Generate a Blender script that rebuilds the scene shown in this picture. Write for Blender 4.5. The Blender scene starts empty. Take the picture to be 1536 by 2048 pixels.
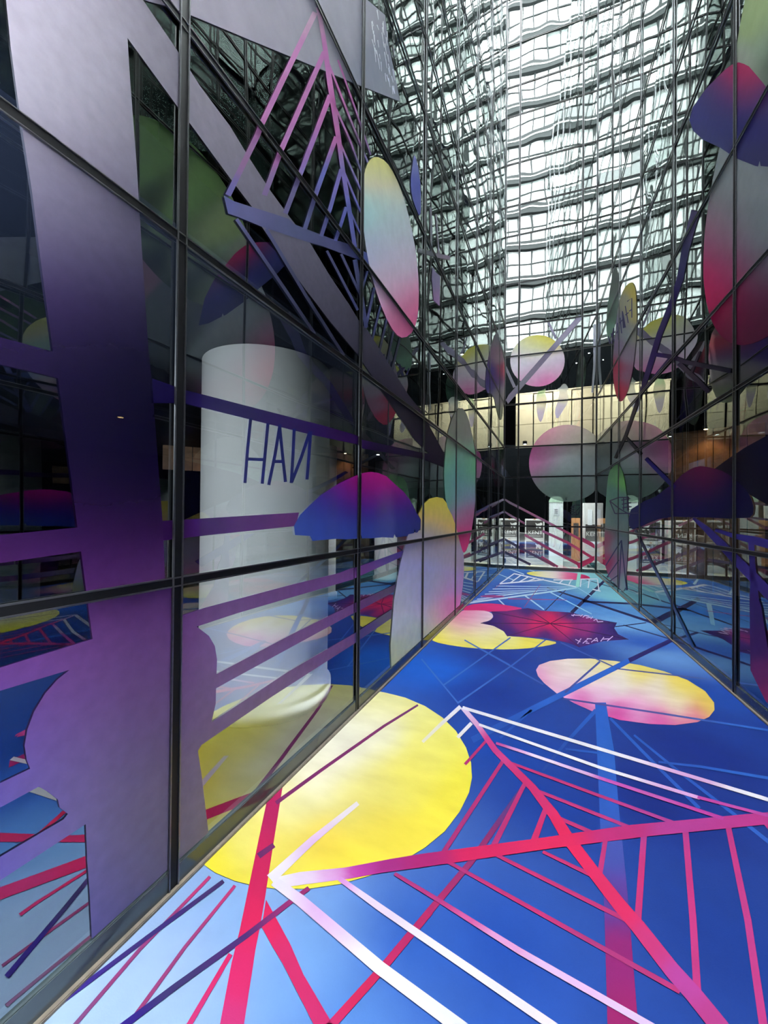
import bpy, bmesh, math, random
from mathutils import Vector, Matrix
from mathutils.geometry import tessellate_polygon

random.seed(7)
C = bpy.context.scene.collection
SC = bpy.context.scene

# ------------------------------------------------------------------ camera
F_PX, YAW, PITCH, ROLL, EYE = 767.0, 0.388, 0.008, 0.009, 1.5
fw = Vector((-math.sin(YAW) * math.cos(PITCH), math.cos(YAW) * math.cos(PITCH), math.sin(PITCH)))
r0 = Vector((math.cos(YAW), math.sin(YAW), 0))
u0 = r0.cross(fw)
rt = r0 * math.cos(ROLL) + u0 * math.sin(ROLL)
up = -r0 * math.sin(ROLL) + u0 * math.cos(ROLL)
cam_d = bpy.data.cameras.new('camera')
cam_d.sensor_fit = 'VERTICAL'; cam_d.sensor_height = 24.0
cam_d.lens = 24.0 * F_PX / 2048.0
cam_d.clip_start = 0.02; cam_d.clip_end = 400
cam = bpy.data.objects.new('camera', cam_d); C.objects.link(cam)
M = Matrix((rt, up, -fw)).transposed().to_4x4(); M.translation = (0, 0, EYE)
cam.matrix_world = M
SC.camera = cam
CAM = Vector((0, 0, EYE))
def ray(x, y): return fw * F_PX + rt * (x - 768) + up * (1024 - y)

# ------------------------------------------------------------------ sky, exposure
w = bpy.data.worlds.new('overcast_sky'); SC.world = w; w.use_nodes = True
bg = w.node_tree.nodes['Background']
bg.inputs['Color'].default_value = (0.93, 0.97, 1.0, 1); bg.inputs['Strength'].default_value = 66.0
SC.view_settings.view_transform = 'Standard'; SC.view_settings.look = 'None'
SC.view_settings.exposure = 0.45; SC.view_settings.gamma = 1.0
SC.view_settings.use_curve_mapping = False
cy = SC.cycles
cy.max_bounces = 10; cy.glossy_bounces = 7; cy.diffuse_bounces = 3; cy.transparent_max_bounces = 16
cy.sample_clamp_indirect = 8.0; cy.use_denoising = True

# ------------------------------------------------------------------ helpers
def lin(c): return tuple((v / 255 / 12.92) if v <= 10 else ((v / 255 + 0.055) / 1.055) ** 2.4 for v in c)
def tag(o, label=None, cat=None, group=None, kind=None):
    for k, v in (('label', label), ('category', cat), ('group', group), ('kind', kind)):
        if v: o[k] = v
    return o
def empty(name, loc=(0, 0, 0), parent=None):
    o = bpy.data.objects.new(name, None); C.objects.link(o); o.location = loc; o.empty_display_size = .1
    if parent: o.parent = parent
    return o
def link(name, me, mat=None, parent=None, loc=None, mw=None):
    o = bpy.data.objects.new(name, me); C.objects.link(o)
    if mat and not me.materials: me.materials.append(mat)
    if parent: o.parent = parent
    if mw is not None: o.matrix_basis = mw
    elif loc: o.location = loc
    return o
def mesh(name, vs, fs, mats=()):
    me = bpy.data.meshes.new(name); me.from_pydata([tuple(v) for v in vs], [], fs); me.update()
    for m in mats: me.materials.append(m)
    return me
def box_mesh(name, x0, x1, y0, y1, z0, z1, mats=(), bevel=0):
    bm = bmesh.new()
    vs = [bm.verts.new(p) for p in ((x0,y0,z0),(x1,y0,z0),(x1,y1,z0),(x0,y1,z0),(x0,y0,z1),(x1,y0,z1),(x1,y1,z1),(x0,y1,z1))]
    for f in ((0,3,2,1),(4,5,6,7),(0,1,5,4),(1,2,6,5),(2,3,7,6),(3,0,4,7)): bm.faces.new([vs[i] for i in f])
    if bevel: bmesh.ops.bevel(bm, geom=bm.edges[:], offset=bevel, segments=2, affect='EDGES')
    me = bpy.data.meshes.new(name); bm.to_mesh(me); bm.free()
    for m in mats: me.materials.append(m)
    return me
def lathe_mesh(name, prof, mats=(), n=48):
    vs, fs = [], []
    for (r, z) in prof:
        for k in range(n):
            a = 2 * math.pi * k / n; vs.append((r * math.cos(a), r * math.sin(a), z))
    for j in range(len(prof) - 1):
        for k in range(n): fs.append((j*n+k, j*n+(k+1)%n, (j+1)*n+(k+1)%n, (j+1)*n+k))
    fs.append(tuple(range(n))[::-1]); fs.append(tuple(range((len(prof)-1)*n, len(prof)*n)))
    me = mesh(name, vs, fs, mats)
    for p in me.polygons: p.use_smooth = len(p.vertices) == 4
    return me

# ------------------------------------------------------------------ materials
def new_mat(name):
    m = bpy.data.materials.new(name); m.use_nodes = True
    nt = m.node_tree; nt.nodes.clear()
    out = nt.nodes.new('ShaderNodeOutputMaterial')
    return m, nt, out
def plain(name, col, rough=.5, metal=0, spec=.5, noise=0, nscale=30, emit=None, es=0):
    m, nt, out = new_mat(name); b = nt.nodes.new('ShaderNodeBsdfPrincipled')
    nt.links.new(b.outputs[0], out.inputs[0])
    b.inputs['Base Color'].default_value = (*col, 1); b.inputs['Roughness'].default_value = rough
    b.inputs['Metallic'].default_value = metal; b.inputs['Specular IOR Level'].default_value = spec
    if noise:
        g = nt.nodes.new('ShaderNodeNewGeometry'); t = nt.nodes.new('ShaderNodeTexNoise'); t.inputs['Scale'].default_value = nscale
        t.inputs['Detail'].default_value = 4
        nt.links.new(g.outputs['Position'], t.inputs['Vector'])
        r = nt.nodes.new('ShaderNodeValToRGB')
        r.color_ramp.elements[0].position = .3; r.color_ramp.elements[1].position = .7
        r.color_ramp.elements[0].color = (*[c * (1 - noise) for c in col], 1); r.color_ramp.elements[1].color = (*[min(1, c * (1 + noise)) for c in col], 1)
        nt.links.new(t.outputs['Fac'], r.inputs['Fac']); nt.links.new(r.outputs[0], b.inputs['Base Color'])
    if emit:
        b.inputs['Emission Color'].default_value = (*emit, 1); b.inputs['Emission Strength'].default_value = es
    return m
def math_node(nt, op, a, b=None):
    n = nt.nodes.new('ShaderNodeMath'); n.operation = op
    for i, v in ((0, a), (1, b)):
        if v is None: continue
        if isinstance(v, (int, float)): n.inputs[i].default_value = v
        else: nt.links.new(v, n.inputs[i])
    return n.outputs[0]
def coated_glass(name, f0, tint, refl, wave):
    """coated facade glass: mirror share by angle (Schlick), the rest passes through tinted; slow roller waves in the float glass"""
    m, nt, out = new_mat(name)
    g = nt.nodes.new('ShaderNodeNewGeometry')
    mp = nt.nodes.new('ShaderNodeMapping'); mp.inputs['Scale'].default_value = (1.1, 1.1, .8)
    nt.links.new(g.outputs['Position'], mp.inputs[0])
    t = nt.nodes.new('ShaderNodeTexNoise'); t.inputs['Scale'].default_value = .75; t.inputs['Detail'].default_value = 1.0
    nt.links.new(mp.outputs[0], t.inputs['Vector'])
    bp = nt.nodes.new('ShaderNodeBump'); bp.inputs['Strength'].default_value = 1; bp.inputs['Distance'].default_value = wave
    nt.links.new(t.outputs['Fac'], bp.inputs['Height'])
    dt = nt.nodes.new('ShaderNodeVectorMath'); dt.operation = 'DOT_PRODUCT'
    nt.links.new(g.outputs['Incoming'], dt.inputs[0]); nt.links.new(g.outputs['Normal'], dt.inputs[1])
    c = math_node(nt, 'ABSOLUTE', dt.outputs['Value'])
    k = math_node(nt, 'POWER', math_node(nt, 'SUBTRACT', 1.0, c), 5.0)
    fr = math_node(nt, 'ADD', math_node(nt, 'MULTIPLY', k, 1 - f0), f0)
    gl = nt.nodes.new('ShaderNodeBsdfGlossy'); gl.inputs['Roughness'].default_value = 0.0; gl.inputs['Color'].default_value = (*refl, 1)
    nt.links.new(bp.outputs[0], gl.inputs['Normal'])
    tr = nt.nodes.new('ShaderNodeBsdfTransparent'); tr.inputs['Color'].default_value = (*tint, 1)
    mx = nt.nodes.new('ShaderNodeMixShader')
    nt.links.new(fr, mx.inputs[0]); nt.links.new(tr.outputs[0], mx.inputs[1]); nt.links.new(gl.outputs[0], mx.inputs[2])
    nt.links.new(mx.outputs[0], out.inputs[0])
    return m
def clear(name, tint):
    m, nt, out = new_mat(name); tr = nt.nodes.new('ShaderNodeBsdfTransparent'); tr.inputs['Color'].default_value = (*tint, 1)
    nt.links.new(tr.outputs[0], out.inputs[0]); return m
def paint(name, alpha=1.0, rough=.5, spec=.3, mottle=.06, mscale=7, grain=0.0, stretch=(1, 1, 1), bump=0):
    """print or paint: the colour attribute of the mesh, with brush or print mottling"""
    m, nt, out = new_mat(name); b = nt.nodes.new('ShaderNodeBsdfPrincipled')
    a = nt.nodes.new('ShaderNodeAttribute'); a.attribute_name = 'ink'
    g = nt.nodes.new('ShaderNodeNewGeometry'); mp = nt.nodes.new('ShaderNodeMapping'); mp.inputs['Scale'].default_value = stretch
    nt.links.new(g.outputs['Position'], mp.inputs[0])
    t = nt.nodes.new('ShaderNodeTexNoise'); t.inputs['Scale'].default_value = mscale; t.inputs['Detail'].default_value = 5
    nt.links.new(mp.outputs[0], t.inputs['Vector'])
    mr = nt.nodes.new('ShaderNodeMapRange'); mr.inputs['From Min'].default_value = .3; mr.inputs['From Max'].default_value = .7
    mr.inputs['To Min'].default_value = 1 - mottle; mr.inputs['To Max'].default_value = 1 + mottle
    nt.links.new(t.outputs['Fac'], mr.inputs['Value'])
    vm = nt.nodes.new('ShaderNodeVectorMath'); vm.operation = 'SCALE'
    nt.links.new(a.outputs['Color'], vm.inputs[0]); nt.links.new(mr.outputs[0], vm.inputs['Scale'])
    nt.links.new(vm.outputs[0], b.inputs['Base Color'])
    b.inputs['Roughness'].default_value = rough; b.inputs['Specular IOR Level'].default_value = spec
    if bump:
        t2 = nt.nodes.new('ShaderNodeTexNoise'); t2.inputs['Scale'].default_value = 160; t2.inputs['Detail'].default_value = 3
        nt.links.new(g.outputs['Position'], t2.inputs['Vector'])
        bp = nt.nodes.new('ShaderNodeBump'); bp.inputs['Distance'].default_value = bump; bp.inputs['Strength'].default_value = .6
        nt.links.new(t2.outputs['Fac'], bp.inputs['Height']); nt.links.new(bp.outputs[0], b.inputs['Normal'])
    if alpha < 1:
        tr = nt.nodes.new('ShaderNodeBsdfTransparent'); mx = nt.nodes.new('ShaderNodeMixShader'); mx.inputs[0].default_value = alpha
        nt.links.new(tr.outputs[0], mx.inputs[1]); nt.links.new(b.outputs[0], mx.inputs[2]); nt.links.new(mx.outputs[0], out.inputs[0])
    else: nt.links.new(b.outputs[0], out.inputs[0])
    return m

GLASS = coated_glass('coated_facade_glass', .42, (.72, .78, .80), (.90, .95, .93), .0065)
CLEAR = clear('clear_glass_core', (.95, .97, .96))
ALU = plain('brushed_aluminium', (.16, .16, .17), .30, .9, noise=.1, nscale=60)
GASKET = plain('black_gasket', (.004, .004, .005), .5, spec=.2)
KICK = plain('dark_glossy_kick_panel', (.035, .045, .05), .15, 0, .7)
BRONZE = plain('bronze_edge_strip', (.12, .10, .08), .5, .4, noise=.2)
DARK = plain('dark_interior', (.0016, .0018, .003), .9, spec=0, noise=.2, nscale=2)
NAVY = plain('navy_ceiling', (.008, .011, .022), .6, spec=.1)
PALE_FLOOR = plain('pale_lobby_floor', (.55, .55, .52), .25, noise=.08, nscale=3)
FILM = paint('printed_window_film', .96, .6, .06, .05, 9)
FILM_SOFT = paint('sheer_window_film', .72, .6, .06, .05, 9)
FILM_SPOT = paint('mottled_window_film', .95, .6, .06, .07, 22)
MURAL = paint('mural_floor_paint', 1, .6, .07, .05, 6, bump=.0006)
BRUSH = paint('brushed_mural_paint', 1, .6, .07, .10, 4, stretch=(.8, 1.8, 1), bump=.0006)

# ------------------------------------------------------------------ the three glass walls and their planes
AL, BL, AR, BR, EB, GB = -1.395, .036, 1.640, -.023, 11.579, .058
def corner(a, b):
    y = (EB + GB * a) / (1 - GB * b); return Vector((a + b * y, y, 0))
CL, CR = corner(AL, BL), corner(AR, BR)
class Wall:
    def __init__(s, p0, p1, n): s.p0 = p0; s.t = (p1 - p0).normalized(); s.n = n; s.len = (p1 - p0).length
    def P(s, a, z, off=0): return s.p0 + s.t * a + Vector((0, 0, z)) + s.n * off
    def hit(s, x, y, off=0):
        d = ray(x, y); k = (s.p0 + s.n * off - CAM).dot(s.n) / d.dot(s.n); return CAM + d * k
    def mat(s, a, z, off=0):
        x = s.n.cross(Vector((0, 0, 1))); s.sx = 1 if x.dot(s.t) > 0 else -1
        m = Matrix((x, s.n, Vector((0, 0, 1)))).transposed().to_4x4(); m.translation = s.P(a, z, off); return m
tl = Vector((BL, 1, 0)).normalized(); tr_ = Vector((BR, 1, 0)).normalized()
WL = Wall(Vector((AL, 0, 0)), CL, Vector((tl.y, -tl.x, 0)))
WR = Wall(Vector((AR, 0, 0)), CR, Vector((-tr_.y, tr_.x, 0)))
tb = (CR - CL).normalized()
WB = Wall(CL, CR, Vector((tb.y, -tb.x, 0)))
class Ground:
    n = Vector((0, 0, 1))
    def hit(s, x, y, off=0):
        d = ray(x, y); k = (off - EYE) / d.z; return CAM + d * k
FL = Ground()
STOREY, SEG, KICK_H = 3.475, (1.226, 2.607, 3.475), .09
ROWS = [0.0]
for k in range(6): ROWS += [k * STOREY + s for s in SEG]
TOP = ROWS[-1]
SP = 1.538

# floor ------------------------------------------------------------
def ink_mesh(name, plane, polys, ctrl, off, gain, edge=60, mat=None, ax=1.0, sig=None):
    """polygons given in photo pixels on a known plane; colours blended between control points"""
    bm = bmesh.new()
    for poly in polys:
        tris = tessellate_polygon([[Vector((p[0], p[1], 0)) for p in poly]])
        vs = [bm.verts.new((p[0], p[1], 0)) for p in poly]
        for t in tris:
            try: bm.faces.new([vs[i] for i in t])
            except ValueError: pass
    for _ in range(7):
        le = [e for e in bm.edges if e.calc_length() > edge]
        if not le: break
        bmesh.ops.subdivide_edges(bm, edges=le, cuts=1)
        bmesh.ops.triangulate(bm, faces=[f for f in bm.faces if len(f.verts) > 3])
    cl_ = ctrl                                            # blended as display colours, then linearised
    cols = []; soft = max(50, (edge * .75) ** 2)
    for v in bm.verts:
        x, y = v.co.x, v.co.y
        if len(cl_) == 1: col = cl_[0][2]
        else:
            if sig: ws = [math.exp(-(((x - a) * ax) ** 2 + (y - b) ** 2) / (2 * sig * sig)) + 1e-5 / (1 + (x - a) ** 2 + (y - b) ** 2) for a, b, _ in cl_]
            else: ws = [1 / (((x - a) * ax) ** 2 + (y - b) ** 2 + soft) ** 1.7 for a, b, _ in cl_]
            s = sum(ws)
            col = [sum(wk * c[2][i] for wk, c in zip(ws, cl_)) / s for i in range(3)]
        cols.append([min(.92, c * gain) for c in lin(col)])
    for v in bm.verts:
        v.co = plane.hit(v.co.x, v.co.y, off)
        if isinstance(plane, Wall):                       # film stays on the glass: above the kick panel, clear of the corners
            v.co.z = max(v.co.z, KICK_H + .006)
            a = (v.co - plane.p0).dot(plane.t); lo = .03 if plane is WB else -9
            v.co += plane.t * (min(max(a, lo), plane.len - .03) - a)
    bm.normal_update()
    for f in bm.faces:
        if f.normal.dot(plane.n) < 0: f.normal_flip()
    me = bpy.data.meshes.new(name); bm.to_mesh(me); bm.free()
    at = me.color_attributes.new('ink', 'FLOAT_COLOR', 'POINT')
    for i, c in enumerate(cols): at.data[i].color = (*c, 1)
    if mat: me.materials.append(mat)
    return me
def ell(cx, cy, rx, ry, rot=0, n=48, a0=0, a1=360):
    o = []
    for k in range(n):
        a = math.radians(a0 + (a1 - a0) * k / n); x, y = rx * math.cos(a), ry * math.sin(a)
        c, s = math.cos(math.radians(rot)), math.sin(math.radians(rot)); o.append((cx + x * c - y * s, cy + x * s + y * c))
    return o
def smooth(pts, it=2):
    for _ in range(it):
        q = []
        for i, a in enumerate(pts):
            b = pts[(i + 1) % len(pts)]
            q += [(a[0]*.75+b[0]*.25, a[1]*.75+b[1]*.25), (a[0]*.25+b[0]*.75, a[1]*.25+b[1]*.75)]
        pts = q
    return pts
def stroke(pts, w0, w1=None):
    """one band along a pixel polyline, width in pixels"""
    if w1 is None: w1 = w0
    n = len(pts); L, R = [], []
    for i, (x, y) in enumerate(pts):
        a = pts[max(0, i - 1)]; b = pts[min(n - 1, i + 1)]
        dx, dy = b[0] - a[0], b[1] - a[1]; d = math.hypot(dx, dy) or 1
        w_ = (w0 + (w1 - w0) * i / (n - 1)) / 2
        L.append((x - dy / d * w_, y + dx / d * w_)); R.append((x + dy / d * w_, y - dx / d * w_))
    return L + R[::-1]
def cut_left(pts, inset=0):
    """clip a floor polygon at the foot of the left wall (pixel half plane through the wall foot)"""
    A, B_ = (75, 2035), (1007, 1133)
    def side(p): return (B_[0]-A[0])*(p[1]-A[1]) - (B_[1]-A[1])*(p[0]-A[0])
    out = []
    for i, p in enumerate(pts):
        q = pts[(i+1) % len(pts)]; sp, sq = side(p), side(q)
        if sp >= 0: out.append(p)
        if (sp >= 0) != (sq >= 0):
            k = sp / (sp - sq); out.append((p[0]+(q[0]-p[0])*k, p[1]+(q[1]-p[1])*k))
    return out

GF = .30   # paint reflectance for a full-white stroke, floor
floor_ctrl = [(120,2030,(176,202,240)),(330,1950,(172,199,240)),(200,2200,(167,195,238)),(480,1810,(139,178,230)),(600,1930,(120,168,228)),(700,2060,(80,134,212)),(820,1900,(24,83,184)),(1000,1900,(17,71,172)),
 (1000,2200,(21,79,180)),(1100,1600,(12,56,150)),(1010,1500,(14,68,169)),(1400,1500,(15,43,134)),(1300,1600,(12,39,129)),(1450,1900,(17,56,144)),(1400,2200,(19,62,152)),(980,1390,(17,54,150)),(870,1340,(22,98,212)),(1000,1315,(27,57,152)),(1150,1300,(31,61,155)),
 (1300,1290,(42,93,192)),(1250,1245,(120,180,238)),(1200,1222,(95,160,230)),(1250,1195,(140,214,232)),(1200,1170,(130,205,225)),(1150,1205,(42,120,212)),(1050,1175,(37,85,188)),(960,1195,(42,93,190)),(1000,1215,(36,83,185)),(1190,1152,(150,222,232)),(1060,1150,(42,102,195)),
 (1330,1310,(110,160,225)),(1420,1390,(28,76,176)),(1500,1470,(24,59,152))]
fc = [(FL.hit(x, y), lin(c)) for x, y, c in floor_ctrl]
NX, NY = 44, 180
vs, fs, cols = [], [], []
for j in range(NY + 1):
    y = -.9 + (EB + 1.0) * j / NY
    for i in range(NX + 1):
        xa, xb = AL + BL * y, AR + BR * y; x = xa + (xb - xa) * i / NX
        yy = min(y, EB + GB * x)
        vs.append((x, yy, 0))
        ws = [1 / ((x - p.x) ** 2 + (yy - p.y) ** 2 + .02) ** 1.5 for p, _ in fc]; s = sum(ws)
        cols.append([min(.9, GF * sum(wk * c[1][k] for wk, c in zip(ws, fc)) / s) for k in range(3)])
for j in range(NY):
    for i in range(NX): a = j * (NX + 1) + i; fs.append((a, a + 1, a + NX + 2, a + NX + 1))
me = mesh('floor', vs, fs, [MURAL]); at = me.color_attributes.new('ink', 'FLOAT_COLOR', 'POINT')
for i, c in enumerate(cols): at.data[i].color = (*c, 1)
floor = tag(link('floor', me), 'blue painted courtyard floor with a colourful mural', kind='structure')

# paving of the forecourt behind the photographer
PAVE = plain('grey_paving', (.07, .07, .07), .6, noise=.12, nscale=4)
me = box_mesh('floor_forecourt', -26, 26, -17, -.9, -.25, -.004, [PAVE])
tag(link('floor_forecourt', me), 'grey paving in front of the glass passage', kind='structure')

# glass walls -------------------------------------------------------
def build_wall(name, W, marks, sgn, label):
    root = tag(empty(name), label, kind='structure')
    cache = {}
    W.mat(0, 0); L0, L1 = sorted((W.sx * marks[0], W.sx * marks[-1]))
    for r in range(len(ROWS) - 1):
        z0, z1 = ROWS[r] + (KICK_H if r == 0 else 0), ROWS[r + 1]
        for a, b in zip(marks[:-1], marks[1:]):
            key = (round(b - a, 3), round(z1 - z0, 3))
            if key not in cache:
                hw, hh = (b - a) / 2, (z1 - z0) / 2
                me = box_mesh('glass_pane', -hw, hw, -.012, 0, -hh, hh, [CLEAR, GLASS])
                for p in me.polygons:
                    if p.normal.y > .9: p.material_index = 1
                cache[key] = me
            m = W.mat((a + b) / 2, (z0 + z1) / 2)
            k = .08 if r < 2 else .14
            m = m @ Matrix.Rotation(math.radians(random.uniform(-k, k)), 4, 'X') @ Matrix.Rotation(math.radians(random.uniform(-k, k)), 4, 'Z')
            link('glass_pane', cache[key], None, root, mw=m)
    me_m = box_mesh('mullion', -.016, .016, .0085, .013, 0, TOP, [GASKET])
    me_t = box_mesh('trim', -.0035, .0035, .0085, .018, 0, TOP, [ALU], .0015)
    for a in marks:
        mo = link('mullion', me_m, None, root, mw=W.mat(a, 0))
        for s in (-1, 1): link('trim', me_t, None, mo, loc=(s * .0195, 0, 0))
    me_m = box_mesh('transom', L0, L1, .0085, .0125, -.014, .014, [GASKET])
    me_t = box_mesh('trim', L0, L1, .0085, .016, -.003, .003, [ALU], .0012)
    for z in ROWS[1:]:
        mo = link('transom', me_m, None, root, mw=W.mat(0, z))
        for s in (-1, 1): link('trim', me_t, None, mo, loc=(0, 0, s * .017))
    k = link('kick_panel', box_mesh('kick_panel', L0, L1, -.04, .012, 0, KICK_H, [KICK], .003), None, root, mw=W.mat(0, 0))
    link('edge_strip', box_mesh('edge_strip', L0, L1, 0, .030, -.01, .012, [BRONZE], .003), None, k)
    return root
NL = math.sqrt(1 + BL * BL)
ml = [(-.428 + SP * i) * NL for i in range(8)] + [WL.len]
ml = [m for m in ml if m < WL.len - .2] + [WL.len]
wall_left = build_wall('wall_left', WL, ml, 1, 'dark mirror-glass curtain wall on the left of the passage')
def s_of(W, x, y=1000): return (W.hit(x, y) - W.p0).dot(W.t)
mr_ = [-.444, 1.093, 2.631, 4.169, s_of(WR, 1347), s_of(WR, 1281), s_of(WR, 1238), WR.len]
wall_right = build_wall('wall_right', WR, mr_, -1, 'dark mirror-glass curtain wall on the right of the passage')
mb = [0, s_of(WB, 1036), s_of(WB, 1163), WB.len]
wall_back = build_wall('wall_back', WB, mb, 1, 'mirror-glass end wall closing the passage')

# shells of the dark rooms behind the glass ---------------------------
def slab(name, pts, z0, z1, mat, label):
    n = len(pts); vs = [(p[0], p[1], z0) for p in pts] + [(p[0], p[1], z1) for p in pts]
    fs = [tuple(range(n))[::-1], tuple(range(n, 2 * n))] + [(i, (i+1) % n, (i+1) % n + n, i + n) for i in range(n)]
    me = mesh(name, vs, fs, [mat])
    bm = bmesh.new(); bm.from_mesh(me); bmesh.ops.recalc_face_normals(bm, faces=bm.faces); bm.to_mesh(me); bm.free()
    return tag(link(name, me), label, kind='structure')
yl, yr = CL.y, CR.y
BACKY = 16.4
g = .075
Lp = [(AL - g - .016, -.43), (CL.x - g, CL.y + .1), (CL.x - g, BACKY), (-7.5, BACKY), (-7.5, -.43)]
Rp = [(AR + g + .01, -.44), (CR.x + g, CR.y + .1), (CR.x + g, BACKY), (7.5, BACKY), (7.5, -.44)]
slab('ceiling_lobby_left', Lp, 2.72, 3.0, NAVY, 'navy lobby ceiling behind the left glass wall')
slab('floor_lobby_left', Lp, -.2, -.002, DARK, 'dark lobby floor behind the left glass wall')
slab('floor_lobby_right', Rp, -.2, -.002, DARK, 'dark lobby floor behind the right glass wall')
slab('ceiling_lobby_right', Rp, 3.3, 3.55, DARK, 'dark lobby ceiling behind the right glass wall')
Bp = [(CL.x - .07, CL.y + g), (CR.x + .07, CR.y + g), (CR.x + .07, BACKY), (CL.x - .07, BACKY)]
slab('floor_lobby', Bp, -.2, -.001, PALE_FLOOR, 'pale polished lobby floor behind the end glass wall')
for k in range(2, 6):
    slab('floor_upper_%d' % k, Lp, k * STOREY - .02, k * STOREY + .14, DARK, 'dark floor slab behind the left upper panes')
    slab('floor_upper_right_%d' % k, Rp, k * STOREY - .02, k * STOREY + .14, DARK, 'dark floor slab behind the right upper panes')
    if k > 2: slab('floor_upper_end_%d' % k, Bp, k * STOREY - .02, k * STOREY + .14, DARK, 'dark floor slab behind the end wall upper panes')
roofp = [(-7.7, -.43), (AL - .07, -.43), (CL.x - .07, CL.y + .07), (CR.x + .07, CR.y + .07), (AR + .07, -.44), (7.7, -.44), (7.7, BACKY + .2), (-7.7, BACKY + .2)]
slab('ceiling_roof', roofp, TOP + .03, TOP + .4, DARK, 'dark roof slab around the open slot of the passage')
def wallbox(name, x0, x1, y0, y1, z1, mat, label, z0=-.2):
    return tag(link(name, box_mesh(name, x0, x1, y0, y1, z0, z1, [mat])), label, kind='structure')
wallbox('wall_room_end', -7.7, 7.7, BACKY, BACKY + .2, TOP, DARK, 'dark rear wall of the lobby')
wallbox('wall_room_left', -7.7, -7.5, -.43, BACKY, TOP, DARK, 'dark far wall of the left lobby')
wallbox('wall_room_right', 7.5, 7.7, -.43, BACKY, TOP, DARK, 'dark far wall of the right lobby')
FRONT = plain('dark_front_cladding', (.008, .009, .010), .2, 0, .4)
wallbox('wall_front_left', -22, AL - .06, -.62, -.45, TOP, FRONT, 'dark glossy street front left of the passage')
wallbox('wall_front_right', AR + .06, 22, -.62, -.46, TOP, FRONT, 'dark glossy street front right of the passage')

# the office tower across the forecourt, seen only in the mirror glass ---------------------------
def pane_mat():
    m, nt, out = new_mat('tower_window'); b = nt.nodes.new('ShaderNodeBsdfPrincipled')
    oi = nt.nodes.new('ShaderNodeObjectInfo'); r = nt.nodes.new('ShaderNodeValToRGB'); r.color_ramp.interpolation = 'CONSTANT'
    el = r.color_ramp.elements; el[0].position = 0; el[0].color = (.012, .014, .014, 1); el[1].position = .12; el[1].color = (.036, .042, .04, 1)
    for p, c in ((.3, .07), (.5, .115), (.72, .17)):
        e = el.new(p); e.color = (c * .95, c, c * .98, 1)
    nt.links.new(oi.outputs['Random'], r.inputs[0]); nt.links.new(r.outputs[0], b.inputs['Base Color'])
    b.inputs['Roughness'].default_value = .08; b.inputs['IOR'].default_value = 1.38
    nt.links.new(b.outputs[0], out.inputs[0]); return m
TOWER_Y = -17.0
CAN = plain('light_blocker_black', (.0015, .0015, .0018), .8, spec=0)
tag(link('ceiling_light_blocker', box_mesh('ceiling_light_blocker', -22, 22, -14, -2.4, 8.2, 9.0, [CAN])), 'dark sheet added out of view over the forecourt to block sky light', kind='structure')  # added overhead, unseen, to hold back sky light at the passage mouth
tower = tag(empty('street_office_tower', (0, TOWER_Y, 0)), 'pale glass office tower mirrored in the upper panes of the passage', 'building')
POD = plain('dark_podium', (.0012, .0014, .0016), .8, spec=0)
SLAB = plain('tower_slab_band', (.005, .006, .006), .6, spec=.05)
LIGHTB = plain('tower_sill', (.35, .37, .36), .4)
PM = pane_mat()
Z0, NB, NF, BW = 17.4, 18, 16, 3.6
link('podium', box_mesh('podium', -33, 33, -3, .25, -.2, Z0, [POD]), None, tower)
link('core', box_mesh('core', -33, 33, -3, -.12, Z0, Z0 + NF * STOREY + 1, [SLAB]), None, tower)
pme = box_mesh('window_pane', -BW/2 + .05, BW/2 - .05, -.06, 0, .82, STOREY - .02, [PM])
BLIND = [box_mesh('blind', -BW/2 + BW * a / 3 + .06, -BW/2 + BW * b / 3 - .06, .005, .03, z, STOREY - .05, [PM]) for a, b, z in ((0, 1, 1.6), (1, 2, 2.2), (2, 3, 1.2), (0, 2, 2.5), (1, 3, 1.9), (1, 2, 1.0))]
mme = box_mesh('tower_mullion', -.05, .05, -.08, .10, 0, NF * STOREY, [SLAB])
sme = box_mesh('floor_slab', -33, 33, -.1, .32, 0, .8, [SLAB])
lme = box_mesh('sill', -33, 33, -.08, .36, .40, .50, [LIGHTB])
hme = box_mesh('handrail', -33, 33, -.02, .08, 2.1, 2.2, [SLAB])
for f in range(NF):
    z = Z0 + f * STOREY
    so = link('floor_slab', sme, None, tower, loc=(0, 0, z)); link('sill', lme, None, so); link('transom', hme, None, so)
    for k in range(NB):
        wo = link('window_pane', pme, None, tower, loc=((k - NB / 2 + .5) * BW, 0, z))
        if random.random() < .62: link('blind', random.choice(BLIND), None, wo)
for k in range(3 * NB + 1): link('mullion', mme, None, tower, loc=((k / 3 - NB / 2) * BW, 0, Z0))

# ================================================================== the floor mural: painted shapes, parts of the floor
WHITE, LIL, PINK, CRIM, ORCH = (250, 246, 255), (232, 214, 246), (225, 120, 190), (214, 30, 92), (196, 58, 140)
layer = [0.0]
def mural(name, polys, ctrl, label, mat=MURAL, edge=45, gain=GF, sig=None):
    layer[0] += .00016
    me = ink_mesh(name, FL, polys, ctrl, layer[0], gain, edge, mat, 1.0, sig)
    o = link(name, me, None, floor); o['label'] = label; return o
X3 = lambda pts: [(840 + x / 3.072, 1120 + y / 3.072) for x, y in pts]
X7 = lambda pts: [(600 + x / 1.641, 1500 + y / 1.641) for x, y in pts]
X4 = lambda pts: [(800 + x / 2.087, 1280 + y / 2.087) for x, y in pts]
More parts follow.
